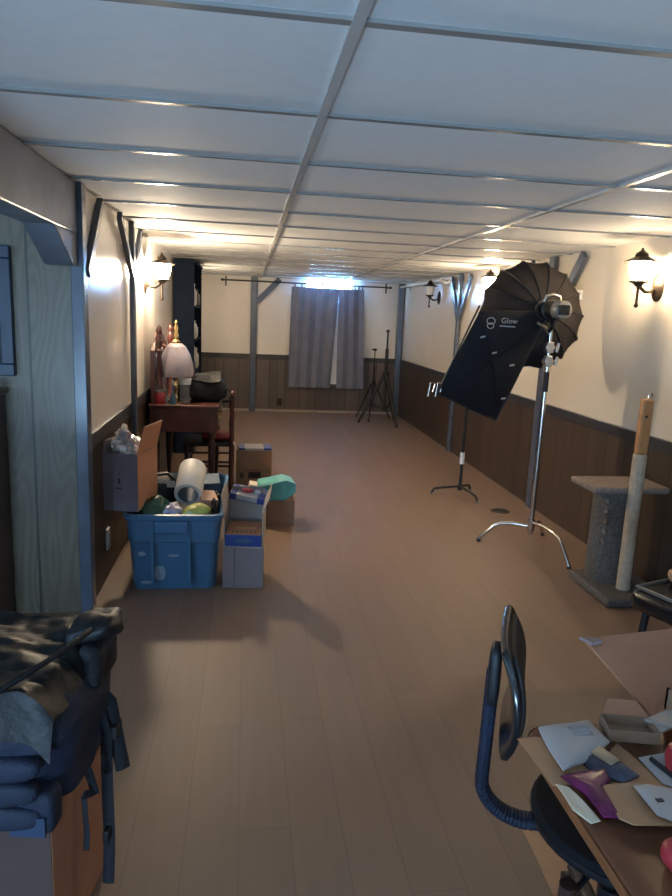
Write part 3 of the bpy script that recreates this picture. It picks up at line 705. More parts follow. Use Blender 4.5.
# ------------------------------------------------------------------ softbox rig
cs = thing('light_stand', 'chrome stand with sprung steel legs carrying the round softbox', 'stand', (1.957, 4.236, 0))
MB().cyl((0, 0, .10), (0, 0, .60), .0175).cyl((0, 0, .60), (0, 0, 1.09), .0155).build('column', 'chrome', cs)
MB().cyl((0, 0, 1.085), (0, 0, 1.215), .019).build('grip_sleeve', 'black', cs)
MB().cyl((0, 0, 1.21), (0, 0, 1.60), .0125).build('riser', 'chrome', cs)
MB().cyl((0, 0, .125), (0, 0, .20), .026).build('leg_collar', 'chrome', cs)
for i, (fx, fy) in enumerate(((-.315, .144), (.099, -.399), (.22, .27))):
    d = Vector((fx, fy, 0)); z = .155 + (.0, .03, -.015)[i]
    pts = [d*.03 + Vector((0, 0, z)), d*.35 + Vector((0, 0, z+.005)), d*.58 + Vector((0, 0, z-.004)), d*.70 + Vector((0, 0, z-.025)), d*.79 + Vector((0, 0, z-.06)), d*.97 + Vector((0, 0, .03)), d + Vector((0, 0, .008))]
    lg = MB().tube(pts, .0125, 12).build('leg', 'chrome', cs)
    MB().cyl(d*.985 + Vector((0, 0, .016)), d*1.0 + Vector((0, 0, 0)), .015).build('rubber_foot', 'black', lg)
for z, yk in ((1.375, 1), (1.285, -1)):
    h_ = MB().cyl((0, -.02, z), (0, .03, z), .03).box(-.022, .022, -.022, .022, z-.035, z+.035).build('grip_head', 'steel', cs, bevel=.003)
    MB().cyl((.02, 0, z), (.055, 0, z-.005), .006).cyl((.05, 0, z-.03), (.062, 0, z+.03), .012).build('tee_knob', 'chrome', h_)
# strobe
st = thing('studio_strobe', 'black studio flash head mounted on the stand behind the round softbox', 'flash', (1.920, 4.20, 1.612), 0)
ax = Matrix.Rotation(PI/2, 4, 'X')   # lathe z -> -y
def lat(prof, name, m_, par, n=24): return MB().lathe(prof, (0, 0, 0), n, ax).build(name, m_, par)
lat([(.06, -.01), (.066, 0), (.066, .02), (.055, .025), (.052, .10), (.055, .105), (.055, .12)], 'flash_body', 'black', st)
lat([(.054, .12), (.056, .125), (.056, .19), (.05, .198)], 'rear_housing', 'grey', st)
MB().box(-.035, .035, -.205, -.198, -.03, .03).build('control_panel', 'black_gloss', st, bevel=.003)
MB().box(-.012, .012, -.10, -.05, -.10, -.05).cyl((0, -.07, -.10), (.022, .036, -.135), .014).build('mount_bracket', 'black', st)
MB().tube([(-.055, -.02, .05), (-.045, -.03, .085), (0, -.035, .095), (.045, -.03, .085), (.055, -.02, .05)], .010, 10).build('carry_handle', 'steel', st)
# octabox: apex ring, curved cloth gores with ribs, white front
oc = thing('round_softbox', 'round black deep octagonal style softbox seen from behind its ribs', 'softbox', (1.890, 4.235, 1.610))
axis = Vector((0.12, .97, -.12)).normalized(); side = Vector((1, 0, 0)); upv = side.cross(axis)*1
upv = axis.cross(side)*-1 if axis.cross(side).z < 0 else axis.cross(side)
NR = 14; RO, DO = .37, .275
def opt(th, t, k=1.):
    r = .055 + (RO-.055)*math.sin(t*PI/2*.98)*k; z = DO*(1-math.cos(t*PI/2))**.9
    return axis*z + (side*math.cos(th) + upv*math.sin(th))*r
b = MB()
NS = 8; seg = 4; nn = NR*seg
def gore(j, i):
    th = 2*PI*j/nn; f = (j % seg)/seg
    kk = 1 - .035*math.sin(PI*f)*1.0 - (1-math.cos(PI/NR))*math.sin(PI*f)
    return opt(th, i/NS, kk if i else 1)
P = [[b.bm.verts.new(gore(j, i)) for j in range(nn)] for i in range(NS+1)]
Q = [[b.bm.verts.new(gore(j, i)*.985 + axis*.006) for j in range(nn)] for i in range(NS+1)]
for i in range(NS):
    for j in range(nn):
        j2 = (j+1) % nn
        b.bm.faces.new((P[i][j], P[i][j2], P[i+1][j2], P[i+1][j])); b.bm.faces.new((Q[i][j], Q[i+1][j], Q[i+1][j2], Q[i][j2]))
for j in range(nn):
    j2 = (j+1) % nn
    b.bm.faces.new((P[0][j], Q[0][j], Q[0][j2], P[0][j2])); b.bm.faces.new((P[NS][j], P[NS][j2], Q[NS][j2], Q[NS][j]))
b.build('softbox_shell', 'octa', oc, sharp=28)
for k_ in range(NR):
    th = 2*PI*k_/NR
    MB().tube([opt(th, t/8)*1.006 - axis*.002 for t in range(9)], .0042, 6).build('rib', 'black', oc)
b = MB(); cen = axis*(DO-.015)
b.slab([cen + (side*math.cos(2*PI*i/48) + upv*math.sin(2*PI*i/48))*RO*.955 for i in range(48)], .004, axis)
b.build('front_diffuser', 'white', oc, label='white translucent front')
MB().lathe([(.05, -.03), (.068, -.03), (.068, .012), (.05, .012)], (0, 0, 0), 28, Matrix.Rotation(math.atan2(axis.y, axis.z), 4, 'X').inverted(), closed=True).build('speed_ring', 'black', oc)
MB().slab([opt(.42, .93)*1.01 + side*sx*.02 + upv*sz*.035 for sx, sz in ((-1,-1),(1,-1),(1,1),(-1,1))], .004).build('velcro_label', 'print', oc)

# long black panel of the strip softbox, standing in front of the octabox
pn = thing('strip_softbox', 'long black fabric softbox panel with pale round logo hanging below the flash', 'softbox', (0, 0, 0))
c00, c10, c11, c01 = Vector((1.462, 4.19, 1.585)), Vector((1.92, 4.175, 1.60)), Vector((1.68, 4.315, .87)), Vector((1.255, 4.315, 1.04))
# corners: top-left, top-right, bottom-right, bottom-left
def pf(u, v, lift=0.):
    a = c00.lerp(c10, u); bq = c01.lerp(c11, u); q = a.lerp(bq, v)
    bulge = -.05*(math.sin(PI*u)*math.sin(PI*v))**.6 if 0 < u < 1 and 0 < v < 1 else 0
    return q + Vector((0, bulge + .03 - lift, 0))
MB().sheet(lambda u, v: pf(u, v), 24, 30, .006).build('back_cloth', 'panelcloth', pn, sharp=60)
MB().tube([c00 + Vector((-.004, .03, .035)), c01 + Vector((0, .03, -.005))], .007, 8).build('edge_rod', 'black', pn)
MB().tube([c10 + Vector((0, .03, 0)), c11 + Vector((0, .03, 0))], .007, 8).build('edge_rod', 'black', pn)
MB().tube([c01 + Vector((0, .03, 0)), c11 + Vector((0, .03, 0))], .007, 8).build('edge_rod', 'black', pn)
MB().tube([c00 + Vector((0, .03, 0)), c10 + Vector((0, .03, 0))], .007, 8).build('edge_rod', 'black', pn)
for u0, u1 in ((0, 1), (1, 0)):
    MB().tube([pf(u0+(u1-u0)*t/10, .02+t/10*.96, .006) for t in range(1, 10)], .004, 6).build('cross_rib', 'panelcloth', pn)
lu = (c10-c00).normalized(); lv = (c00-c01).normalized(); ln = lu.cross(lv).normalized(); lv = ln.cross(lu)
if ln.y > 0: ln = -ln
def lmat(u, v, off=.006):
    o_ = pf(u, v, off); n_ = (pf(u+.02, v)-pf(u-.02, v)).cross(pf(u, v-.02)-pf(u, v+.02)).normalized()
    ux = (pf(u+.02, v)-pf(u-.02, v)).normalized()
    if n_.y > 0: n_ = -n_
    uy = n_.cross(ux); return Matrix(((ux.x, uy.x, n_.x, o_.x), (ux.y, uy.y, n_.y, o_.y), (ux.z, uy.z, n_.z, o_.z), (0, 0, 0, 1)))
text_mesh('Glow', .048, 'logo_text', 'print', pn, lmat(.36, .12))
mL = lmat(.22, .125)
rg = MB()
rg.tube([mL @ Vector((.026*math.cos(2*PI*i/20), .020*math.sin(2*PI*i/20)+.012, 0)) for i in range(21)], .0028, 6)
rg.tube([mL @ Vector((.021*math.cos(2*PI*i/20), .017*math.sin(2*PI*i/20)-.018, 0)) for i in range(21)], .0028, 6)
rg.build('logo_ring', 'print', pn)
mL = lmat(.36, .15); MB().box(0, .10, -.004, .004, 0, .0015, mL).build('logo_line', 'print', pn)
for u, v in ((.20, .28), (.46, .42), (.80, .50), (.93, .80)):
    MB().box(-.016, .016, -.005, .005, 0, .004, lmat(u, v, .008) @ Matrix.Rotation(.4, 4, 'Z')).build('clip_tab', 'print', pn)
for k_, off in enumerate((0, .05)):
    q = c01 + Vector((-.03+off, .02, .03))
    MB().tube([q + Vector((-.03, 0, -.05)), q + Vector((-.02, 0, .04)), q + Vector((.015, 0, .035)), q + Vector((.0, 0, -.02))], .006, 8).build('edge_clamp', 'chrome', pn)
MB().tube([(1.945, 4.236, 1.46), (1.90, 4.20, 1.50), (1.84, 4.195, 1.53)], .010, 8).build('added_mounting_arm', 'steel', pn)  # arm added to hold the panel on the stand

# second, low black stand behind
s2 = thing('light_stand', 'low black stand with white collar behind the hanging softbox panel', 'stand', (1.89, 5.60, 0))
MB().cyl((0, 0, .06), (0, 0, .30), .014).cyl((0, 0, .38), (0, 0, 1.02), .011).build('column', 'black', s2)
MB().cyl((0, 0, .29), (0, 0, .39), .020).build('collar', 'white', s2, label='white collar')
MB().cyl((0, 0, .055), (0, 0, .10), .022).build('leg_collar', 'black', s2)
for fx, fy in ((-.245, .05), (.085, -.235), (.16, .19)):
    d = Vector((fx, fy, 0))
    lg = MB().tube([d*.05 + Vector((0, 0, .085)), d*.6 + Vector((0, 0, .068)), d*.9 + Vector((0, 0, .052)), d + Vector((0, 0, .012))], .011, 10).build('leg', 'black', s2)
    MB().cyl(d + Vector((0, 0, .02)), d, .013).build('rubber_foot', 'grey', lg)
MB().cyl((0, -.02, .97), (0, .02, .97), .022).build('grip_head', 'steel', s2)

# ------------------------------------------------------------------ tripods in the far corner
def tripod(label, loc, h, spread, rz, thick, tilt):
    t = thing('tripod_stand', label, 'tripod', loc, rz, 'stands in the far right corner')
    MB().cyl((0, 0, .18), (0, 0, h-.25), thick).cyl((0, 0, h-.25), (0, 0, h), thick*.55).build('column', 'black', t)
    for k_ in range(3):
        a = 2*PI*k_/3; d = Vector((math.cos(a), math.sin(a), 0))
        lg = MB().tube([d*.03 + Vector((0, 0, h*.52)), d*spread*.55 + Vector((0, 0, h*.25)), d*spread + Vector((0, 0, .01))], [thick*1.1, thick*.95, thick*.7], 8).build('leg', 'black', t)
        MB().cyl(d*spread + Vector((0, 0, .02)), d*spread, thick*1.0).build('rubber_foot', 'black', lg)
        MB().cyl(d*.02 + Vector((0, 0, .22)), d*spread*.6 + Vector((0, 0, h*.21)), thick*.4, n=8).build('brace', 'black', t)
    MB().cyl((0, 0, h*.50), (0, 0, h*.56), thick*2.0).build('collar', 'black', t)
    MB().cyl((-.05, 0, h), (.03, 0, h), .012).cyl((0, 0, h-.02), (0, 0, h+.02), .016).build('head', 'black', t)
    return t
tripod('taller black tripod stand with short crossbar in the far right corner', (2.0, 9.62, 0), 1.34, .36, .9, .024, 0)
tripod('shorter black tripod stand close behind the taller one in the far corner', (1.90, 10.02, 0), 1.05, .30, .2, .014, 0)

# ------------------------------------------------------------------ cat scratcher
ct = thing('cat_tree', 'grey carpeted cat tree with round barrel post and square perch at right wall', 'cat tree', (2.19, 3.50, 0))
MB().box(-.20, .19, -.245, .215, 0, .048).build('base_board', 'carpet', ct, bevel=.012)
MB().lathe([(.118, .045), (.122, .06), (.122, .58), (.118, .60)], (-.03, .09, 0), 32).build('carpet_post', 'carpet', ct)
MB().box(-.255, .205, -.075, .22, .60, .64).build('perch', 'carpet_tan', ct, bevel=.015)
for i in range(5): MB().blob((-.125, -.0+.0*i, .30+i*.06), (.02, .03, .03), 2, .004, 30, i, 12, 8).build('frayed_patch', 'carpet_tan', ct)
sp = MB()
sp.lathe([(.034, .046), (.037, .05)] + [(.0372 + (.0012 if k_ % 2 else 0), .05 + .0075*k_) for k_ in range(105)] + [(.034, .84)], (-.025, -.095, 0), 22)
sp.build('sisal_post', 'sisal', ct)
q = MB().box(-.057, .007, -.118, -.072, .838, 1.145).build('bare_post_top', 'pine', ct, bevel=.012, label='bare orange wood top')
MB().cyl((-.032, -.1195, 1.05), (-.032, -.1165, 1.05), .008, n=12).build('screw_hole', 'black', q)
MB().tube([(-.02, -.095, 1.14), (-.02, -.095, 1.165), (-.012, -.095, 1.178), (0, -.095, 1.172), (0, -.095, 1.155)], .005, 8).build('hook', 'chrome', q)

# ------------------------------------------------------------------ right edge: padded stool with tan cloth
so = thing('padded_stool', 'black padded stool with painted grey edge highlight at the right edge near the cat tree', 'stool', (1.98, 2.40, 0), .35)
MB().box(-.27, .27, -.25, .25, .33, .43).build('seat', 'black_gloss', so, bevel=.04)
MB().tube([(-.245, -.225, .436), (.245, -.225, .436), (.245, .225, .436), (-.245, .225, .436), (-.245, -.225, .436)], .008, 8).build('edge_highlight', 'grey', so)  # grey tube imitates the highlight along the seat edge
for x in (-.21, .21):
    for y in (-.19, .19): MB().cyl((x, y, .34), (x*1.08, y*1.08, 0), .016).build('leg', 'black', so)
o = soft('folded_cloth', 'tan folded cloth lying on the black padded stool at right edge', 'cloth', (1.93, 2.50, .469), (.20, .22, .075), 'tan', 3, .012, 9, 4, fb=-.035)

# ------------------------------------------------------------------ bottom left: carton with black backpack
cx = thing('cardboard_box', 'large cardboard box under the black backpack at bottom left', 'box', (-.655, 1.555, 0), -.16)
MB().box(-.27, .27, -.148, .148, 0, .415).build('box_body', 'card', cx, bevel=.004)
MB().box(-.27, .27, -.1495, -.148, .005, .41).build('front_face', 'card_dim', cx, label='front side with shade painted in')  # darker sheet puts the shade of the front into its colour
MB().box(.2695, .2712, -.146, .146, .006, .41).build('side_face', 'card_warm', cx, label='side with warm lamp light painted on')  # warmer sheet puts the sconce light into the side's colour
MB().box(-.271, .2715, -.012, .012, .4148, .4162).build('tape', 'kraft', cx)
bp_ = thing('backpack', 'large black backpack slumped on the cardboard box at bottom left', 'backpack', (-.655, 1.525, .417), -.15)
def lump(fn, c, size, power, nz, freq, sd, nu=56, nv=34, fb=None):
    """superellipsoid lump with folds, then reshaped by fn(q)"""
    b = MB(); b.blob((0, 0, 0), size, power, nz, freq, sd, nu, nv, None, fb)
    for v in b.bm.verts: v.co = Vector(fn(v.co)) + Vector(c)
    return b
def shape_main(q):
    t = (q.z+.145)/.29
    return (q.x*(1+.05*t) + .012*math.sin(q.z*40), q.y*(1-.04*t) + .008*math.sin(q.z*55+q.x*9), q.z)
lump(shape_main, (-.02, 0, .145), (.66, .38, .29), 5., .02, 7, 21, fb=-.145).build('main_body', 'navy_cloth', bp_)
def filmf(u, v):
    x = -.37 + .67*u + .02*noise.noise(Vector((v*6, 2, 1))); y = -.235 + .44*v
    e = max(0, (.16-v)/.16); r_ = max(0, (u-.9)/.1)
    z = .322 + .02*math.sin(3*u+2) + .02*noise.noise(Vector((u*5, v*5, 2))) + .009*noise.noise(Vector((u*13, v*13, 5))) + .004*noise.noise(Vector((u*29, v*29, 7))) - .085*e**1.2 - .05*r_**2
    y += .05*e
    return (x, y, z)
MB().sheet(filmf, 56, 40, .006).build('shiny_cover', 'bag_film', bp_, label='shiny wrinkled black cover', sharp=30)
MB().tube([(.02, -.218, .285), (.10, -.215, .30), (.20, -.17, .322), (.27, -.06, .345), (.30, .05, .35)], .007, 8).build('cover_hem', 'bag_film', bp_)
for i, z in enumerate((.045, .10, .155)):
    MB().blob((.05, -.185, z), (.46, .055, .062), 3.4, .008, 12, i+2, 40, 14).build('front_pocket', 'navy_cloth', bp_, label='pleated navy pocket')
MB().blob((.255, -.165, .05), (.10, .06, .10), 5., .005, 8, 15).build('side_pocket', 'navy_cloth', bp_)
MB().box(.215, .29, -.200, -.194, .005, .05).build('pocket_patch', mat('blue_patch', (.012, .028, .07), .5), bp_, label='blue patch')
def strap(pts, w=.013, nm='strap'):
    P = [Vector(p) for p in pts]; out = []
    for i in range(len(P)-1):
        for k_ in range(4): out.append(P[i].lerp(P[i+1], k_/4))
    out.append(P[-1])
    return MB().tube(out, w, 8, flat=(.25, 1.)).build(nm, 'black_cloth', bp_)
strap([(.295, .07, .19), (.325, .09, .14), (.335, .10, .05), (.352, .10, -.05)], .018)
strap([(.30, .07, .15), (.318, .08, .06), (.322, .07, -.10), (.328, .06, -.22), (.326, .05, -.34)], .015)
strap([(.28, -.02, .12), (.312, -.02, .03), (.318, .0, -.04), (.305, -.04, -.02)], .011)
strap([(.303, -.03, -.03), (.308, -.03, -.13), (.307, -.035, -.17)], .007)
lump(lambda q: (q.x, q.y + q.z*.3, q.z), (.30, .08, .255), (.07, .14, .11), 3., .025, 14, 4, 26, 18).build('side_fold', 'black_cloth', bp_)
lump(lambda q: (q.x, q.y, q.z + q.x*.15), (.285, .12, .325), (.12, .16, .055), 2.8, .02, 14, 9, 26, 16).build('top_fold', 'bag_film', bp_)
for p_ in ((.338, .10, .06), (.326, .06, -.20)): MB().box(p_[0]-.008, p_[0]+.008, p_[1]-.022, p_[1]+.022, p_[2]-.018, p_[2]+.018).build('buckle', 'black', bp_, bevel=.004)

# ------------------------------------------------------------------ office chair
oc2 = thing('office_chair', 'black task chair with thin backrest on ribbed arm beside the table', 'chair', (.848, 1.232, 0), -.40)
SZ = .45
MB().lathe([(.10, SZ-.055), (.19, SZ-.05), (.215, SZ-.03), (.22, SZ-.012), (.21, SZ), (.10, SZ+.008), (.02, SZ+.008)], n=40, sq=(.865, .90)).build('seat', 'seat_black', oc2)
MB().lathe([(.212, SZ-.032), (.2225, SZ-.03), (.2245, SZ-.022), (.2225, SZ-.014), (.212, SZ-.012)], n=40, sq=(.865, .90), closed=True).build('seat_rim', 'black_gloss', oc2)
# back: thin shell seen edge-on, wide along y
def backf(u, v):
    yy = (-.17 + .34*u)*(1-.25*(2*v-1)**2); z = .60 + .25*v
    return (-.272 + .045*(1-(2*v-1)**2)*.5 + .03*v*(1-v) - .018*v + .006*((2*u-1)**2), yy, z)
MB().sheet(backf, 16, 18, .020).build('backrest', 'black_gloss', oc2, sharp=60, sub=1)
MB().sheet(lambda u, v: tuple(Vector(backf(.1+.8*u, .06+.88*v)) + Vector((.013, 0, 0))), 14, 16, .012).build('back_pad', 'black', oc2, sharp=60, sub=1)
MB().box(-.244, -.241, -.012, .012, .765, .775).build('maker_tag', 'print', oc2)
# ribbed J arm
path = []
for z in (.74, .70, .66, .62, .58, .54, .50, .46): path.append(Vector((-.302 - .004*(.74-z)/.28, 0, z)))
for i in range(1, 9):
    a = PI/2*i/8; path.append(Vector((-.306 + .10*(1-math.cos(a)), 0, .46 - .085*math.sin(a))))
path += [Vector((-.18, 0, .378)), Vector((-.08, 0, .385))]
fine = []
for i in range(len(path)-1):
    for k_ in range(4): fine.append(path[i].lerp(path[i+1], k_/4))
fine.append(path[-1])
arm = MB().tube(fine, [.0225 if (i % 2) else .0205 for i in range(len(fine))], 10, flat=(1.15, .75)).build('back_arm', 'navy_cloth', oc2, sharp=25, label='ribbed dark blue arm')
MB().blob((-.300, 0, .73), (.03, .07, .15), 3.5).build('arm_cap', 'black', arm)
MB().box(-.09, .09, -.07, .07, SZ-.085, SZ-.05).build('seat_plate', 'black', oc2, bevel=.006)
MB().cyl((0, 0, .10), (0, 0, .26), .027).cyl((0, 0, .26), (0, 0, SZ-.08), .016).build('gas_lift', 'black_gloss', oc2)
kn = MB().tube([(-.03, -.06, SZ-.075), (-.09, -.15, SZ-.085), (-.115, -.185, SZ-.085)], .007, 8).build('lever', 'black', oc2)
MB().cyl((-.115, -.185, SZ-.13), (-.115, -.185, SZ-.055), .018).build('knob', 'mahogany_dark', kn)
for k_ in range(5):
    a = 2*PI*k_/5 + .5; d = Vector((math.cos(a), math.sin(a), 0))
    lg = MB().tube([d*.02 + Vector((0, 0, .12)), d*.15 + Vector((0, 0, .10)), d*.25 + Vector((0, 0, .075))], [.026, .022, .016], 10).build('base_leg', 'black', oc2)
    w = Vector((-d.y, d.x, 0))
    MB().cyl(d*.25 - w*.022 + Vector((0, 0, .026)), d*.25 - w*.006 + Vector((0, 0, .026)), .026).cyl(d*.25 + w*.006 + Vector((0, 0, .026)), d*.25 + w*.022 + Vector((0, 0, .026)), .026).cyl(d*.25 + Vector((0, 0, .026)), d*.25 + Vector((0, 0, .08)), .007).build('caster', 'black', lg)
cp_ = MB().slab([(.86, 1.72, .0025), (.80, .55, .0025), (1.02, .50, .0025), (1.03, 1.60, .0025)], .004).build('cardboard_sheet', 'kraft')
tag(cp_, 'flattened tan cardboard sheet on the floor under the task chair', 'cardboard')
cm = MB().box(1.035, 2.0, .35, 2.46, .0, .003).build('chair_mat', mat('mat_vinyl', (.30, .225, .165), .3, var=.05, alpha=.6))
tag(cm, 'thin tan chair mat on the floor under the task chair', 'mat')

# ------------------------------------------------------------------ table and what lies on it
tab = thing('work_table', 'reddish wooden table with rounded corner at bottom right', 'table', (1.15, .55, 0))
TX, TY, TZ = .61, .57, .75
b = MB(); rings(b, [rr(2*TX, 2*TY, .05, TZ-.028), rr(2*TX+.006, 2*TY+.006, .053, TZ-.02), rr(2*TX+.006, 2*TY+.006, .053, TZ-.006), rr(2*TX-.004, 2*TY-.004, .048, TZ)], cap1=True)
b.build('table_top', 'table', tab, sharp=60)
b = MB(); rings(b, [rr(2*TX+.008, 2*TY+.008, .054, TZ-.024), rr(2*TX+.012, 2*TY+.012, .056, TZ-.018), rr(2*TX+.012, 2*TY+.012, .056, TZ-.010), rr(2*TX+.008, 2*TY+.008, .054, TZ-.004)], cap0=False); b.build('edge_band', 'table_edge', tab)
for x in (-.25, .4):
    for y in (-.40, .40): MB().lathe([(.02, 0), (.026, .03), (.03, .4), (.034, TZ-.12), (.034, TZ-.028)], (x+.0, y, 0), 16).build('leg', 'table_edge', tab)
MB().box(-.25, .4, -.41, -.39, TZ-.11, TZ-.028).build('apron', 'table_edge', tab); MB().box(-.25, .4, .39, .41, TZ-.11, TZ-.028).build('apron', 'table_edge', tab)
Z0 = TZ + .0005
def sheet_thing(name, label, cat, pts, z, t, m_, dz=None, curl=0., sd=0):
    """flat paper-like thing with its own outline; slightly puffed and curled"""
    k_ = len(pts); cxx = sum(p[0] for p in pts)/k_; cyy = sum(p[1] for p in pts)/k_
    b = MB(); top = []; bot = []
    nr = 5; rows_t, rows_b = [], []
    per = []
    for i in range(k_):
        for s in range(4):
            a, c_ = pts[i], pts[(i+1) % k_]; per.append((a[0]+(c_[0]-a[0])*s/4, a[1]+(c_[1]-a[1])*s/4))
    for r in range(1, nr+1):
        f = r/nr; rt, rb = [], []
        for (px_, py_) in per:
            x, y = cxx+(px_-cxx)*f, cyy+(py_-cyy)*f
            up_ = curl*f*f*(.5+.9*noise.noise(Vector((px_*9, py_*9, sd)))) if curl else 0
            up_ = max(0, up_); h_ = t*(1-.75*f**4)
            w_ = .25*t*noise.noise(Vector((x*30, y*30, sd)))
            rt.append(b.bm.verts.new((x, y, z+up_+h_+w_*(1-f)))); rb.append(b.bm.verts.new((x, y, z+up_)))
        rows_t.append(rt); rows_b.append(rb)
    n = len(per)
    for rows, fl in ((rows_t, False), (rows_b, True)):
        cv = b.bm.verts.new((cxx, cyy, z + (t if not fl else 0)))
        for j in range(n): b.bm.faces.new((cv, rows[0][j], rows[0][(j+1) % n]))
        for r in range(nr-1):
            for j in range(n): b.bm.faces.new((rows[r][j], rows[r+1][j], rows[r+1][(j+1) % n], rows[r][(j+1) % n]))
    for j in range(n): b.bm.faces.new((rows_t[-1][j], rows_b[-1][j], rows_b[-1][(j+1) % n], rows_t[-1][(j+1) % n]))
    o = b.build(name, m_, sharp=50); return tag(o, label, cat)
sheet_thing('kraft_envelope', 'tan kraft envelope hanging over the table corner under the white mailer', 'envelope', [(.515, 1.08), (.60, 1.085), (.675, 1.0), (.63, .95), (.525, .95)], Z0, .004, 'kraft')
o = sheet_thing('kraft_wrapper', 'wide sheet of kraft wrapping paper under the other mail', 'wrapping paper', [(.635, 1.00), (.70, 1.055), (.725, .945), (.75, .90), (.70, .84), (.62, .86)], Z0, .004, 'kraft', sd=3)
o = sheet_thing('mailer', 'white padded mailer with grey printed label at table corner', 'mailer', [(.562, 1.095), (.669, 1.11), (.676, 1.04), (.645, 1.018), (.60, .99), (.55, .967)], Z0+.0045, .016, 'paper', curl=.012, sd=2)
lb = MB()
for a in ((.612, .650, 1.052, 1.056), (.612, .650, 1.075, 1.079), (.612, .616, 1.052, 1.079), (.646, .650, 1.052, 1.079), (.618, .642, 1.062, 1.068)): lb.box(a[0], a[1], a[2], a[3], Z0+.0195, Z0+.0218)
lb.build('printed_label', 'print', o)
sheet_thing('magazine', 'dark glossy catalogue lying beside the white mailer', 'magazine', [(.594, 1.02), (.655, 1.045), (.684, .955), (.645, .94), (.604, .98)], Z0+.0055, .010, 'photo', sd=7)
o = sheet_thing('photo_card', 'tan printed card lying on the dark catalogue', 'card', [(.615, 1.02), (.648, 1.035), (.665, .985), (.64, .972)], Z0+.0165, .002, 'photo_tan', sd=9)
sheet_thing('plastic_packet', 'shiny magenta plastic packet on the table edge', 'packet', [(.542, .96), (.585, .968), (.63, .972), (.625, .945), (.60, .922), (.592, .858), (.566, .862), (.562, .915)], Z0+.0056, .012, 'purple', curl=.01, sd=4)
sheet_thing('torn_flap', 'torn cream paper flap next to the magenta packet at table edge', 'paper', [(.527, .945), (.545, .935), (.563, .862), (.545, .858), (.527, .885)], Z0+.001, .006, 'paper_cream', curl=.012, sd=5)
sheet_thing('kraft_envelope', 'tan kraft envelope nearest the camera under the white label sheet', 'envelope', [(.592, .926), (.671, .934), (.73, .915), (.73, .84), (.665, .834), (.603, .838), (.588, .853)], Z0+.0057, .008, 'kraft', curl=.010, sd=6)
o = sheet_thing('label_sheet', 'white shipping label sheet lying on the nearest kraft envelope', 'label', [(.645, .912), (.672, .914), (.72, .895), (.72, .84), (.662, .830), (.645, .846)], Z0+.0225, .004, 'paper', sd=8)
MB().box(.660, .672, .868, .876, Z0+.0255, Z0+.0275).build('printed_mark', 'ink', o)
sheet_thing('letter', 'white letter lying at the right behind the label sheet', 'paper', [(.712, 1.005), (.80, 1.02), (.80, .93), (.735, .922), (.715, .935)], Z0+.0047, .003, 'paper', sd=10)
pen = MB().cyl((.728, .992, Z0+.0118), (.742, .935, Z0+.0118), .0045).build('pen', 'black'); tag(pen, 'black pen lying on the white letter', 'pen')
rd = MB().lathe([(.001, -.025), (.02, -.02), (.024, 0), (.02, .02), (.001, .026)], n=18).build('bottle_cap', 'red'); rd.location = (.757, .958, Z0+.034); tag(rd, 'round red cap lying on the white letter', 'cap')
rd = MB().blob((0, 0, .02), (.06, .06, .042), 2.6, .004, 12, 3, flat_bottom=-.02).build('coin_pouch', 'red'); rd.location = (.637, .762, Z0); tag(rd, 'small red pouch on the bare table at the bottom right', 'pouch')
carton('small_carton', 'small open brown carton at the back edge of the table', 'carton', (.735, 1.075, Z0+.004), -.2, .095, .055, .022, 'card', [('back', .03, 50, 'card_warm'), ('right', .03, 70, 'card_in')], t=.003)
# large open box at the right with big flap
bigb = thing('cardboard_box', 'big open cardboard box with wide tan flap on the right side of the table', 'box', (0, 0, 0))
BX0, BX1, BY0, BY1, BZ = .80, 1.42, .74, 1.115, .075
b = MB(); t = .006
b.box(BX0+.03, BX1, BY0, BY1, Z0, Z0+t).box(BX0+.03, BX0+.03+t, BY0, BY1, Z0+t, Z0+BZ).box(BX1-t, BX1, BY0, BY1, Z0+t, Z0+BZ).box(BX0+.03, BX1, BY1-t, BY1, Z0+t, Z0+BZ).box(BX0+.03, BX1, BY0, BY0+t, Z0+t, Z0+BZ)
b.build('box_body', 'card', bigb)
A_, B_, C_, D_ = Vector((.795, 1.10, .772)), Vector((.742, 1.285, .843)), Vector((1.16, 1.31, .868)), Vector((1.40, 1.115, .83))
MB().slab([A_, D_, C_, B_], .006).build('wide_flap', 'card_warm', bigb)
MB().slab([B_ + Vector((-.012, -.0, .004)), B_ + Vector((.03, .004, .0)), B_ + Vector((.028, -.025, .006)), B_ + Vector((.004, -.03, .004))], .006).build('torn_corner', 'card_pink', bigb)
MB().slab([(.775, 1.09, .772), (.80, 1.02, .800), (.95, 1.04, .835), (.93, 1.115, .81)], .006).build('side_flap', 'card_in', bigb)
MB().slab([(.83, .80, Z0+BZ), (.83, 1.06, Z0+BZ), (.80, 1.03, Z0+.012), (.80, .88, Z0+.012)], .005).build('hanging_flap', 'card', bigb)

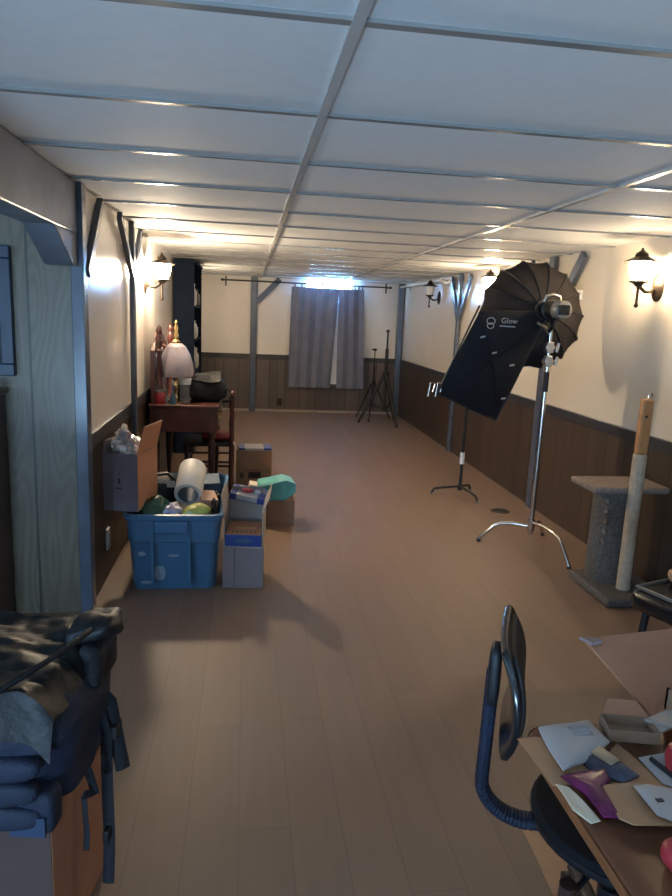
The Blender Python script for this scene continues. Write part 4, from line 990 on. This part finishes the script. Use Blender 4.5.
# ------------------------------------------------------------------ light
def area(name, loc, rot, sx, sy, power, col):
    l = bpy.data.lights.new(name, 'AREA'); l.shape = 'RECTANGLE'; l.size = sx; l.size_y = sy; l.energy = power; l.color = col
    o = bpy.data.objects.new(name, l); o.location = loc; o.rotation_euler = rot; COL.objects.link(o); return o
# daylight of the back window, then fill from the two added unseen windows
area('daylight_back', ((WX0+WX1)/2, YB+.0, (WZ0+WZ1)/2), (-PI/2, 0, 0), .70, .13, 2., (.35, .6, 1.))
area('alcove_fill', (FARL+.0, (AW[0]+AW[1])/2, (AW[2]+AW[3])/2), (0, -PI/2-.5, 0), .75, 1.3, 9., (.58, .82, 1.))  # fill lamp at the added alcove window
area('near_fill', ((NW[0]+NW[1])/2, NEAR+.0, (NW[2]+NW[3])/2), (PI/2+.9, 0, 0), 1.25, .52, 64., (.46, .72, 1.))  # upturned fill lamp at the added low window
w = bpy.data.worlds.new('dim_sky'); C.world = w; w.use_nodes = True
w.node_tree.nodes['Background'].inputs[0].default_value = (.5, .65, .9, 1); w.node_tree.nodes['Background'].inputs[1].default_value = .15

# ------------------------------------------------------------------ camera
yaw, pitch, roll, fpx, hc = .1364, .1924, .0436, 674.71, 1.5129
cy_, sy_, cp, sp_ = math.cos(yaw), math.sin(yaw), math.cos(pitch), math.sin(pitch)
fw = Vector((sy_*cp, cy_*cp, -sp_)); rt = Vector((cy_, -sy_, 0)); upc = rt.cross(fw)
r2 = rt*math.cos(roll) + upc*math.sin(roll); u2 = -rt*math.sin(roll) + upc*math.cos(roll)
cam = bpy.data.cameras.new('camera'); cam.sensor_fit = 'VERTICAL'; cam.sensor_height = 36; cam.lens = fpx/896*36
cam.clip_start = .05; cam.clip_end = 60
co = bpy.data.objects.new('camera', cam); COL.objects.link(co)
co.matrix_world = Matrix(((r2.x, u2.x, -fw.x, 0), (r2.y, u2.y, -fw.y, 0), (r2.z, u2.z, -fw.z, hc), (0, 0, 0, 1)))
C.camera = co
C.view_settings.view_transform = 'Standard'; C.view_settings.look = 'None'; C.view_settings.gamma = 1; C.view_settings.use_curve_mapping = False
C.view_settings.exposure = 2.2
C.cycles.use_denoising = True
C.cycles.sample_clamp_indirect = 4.
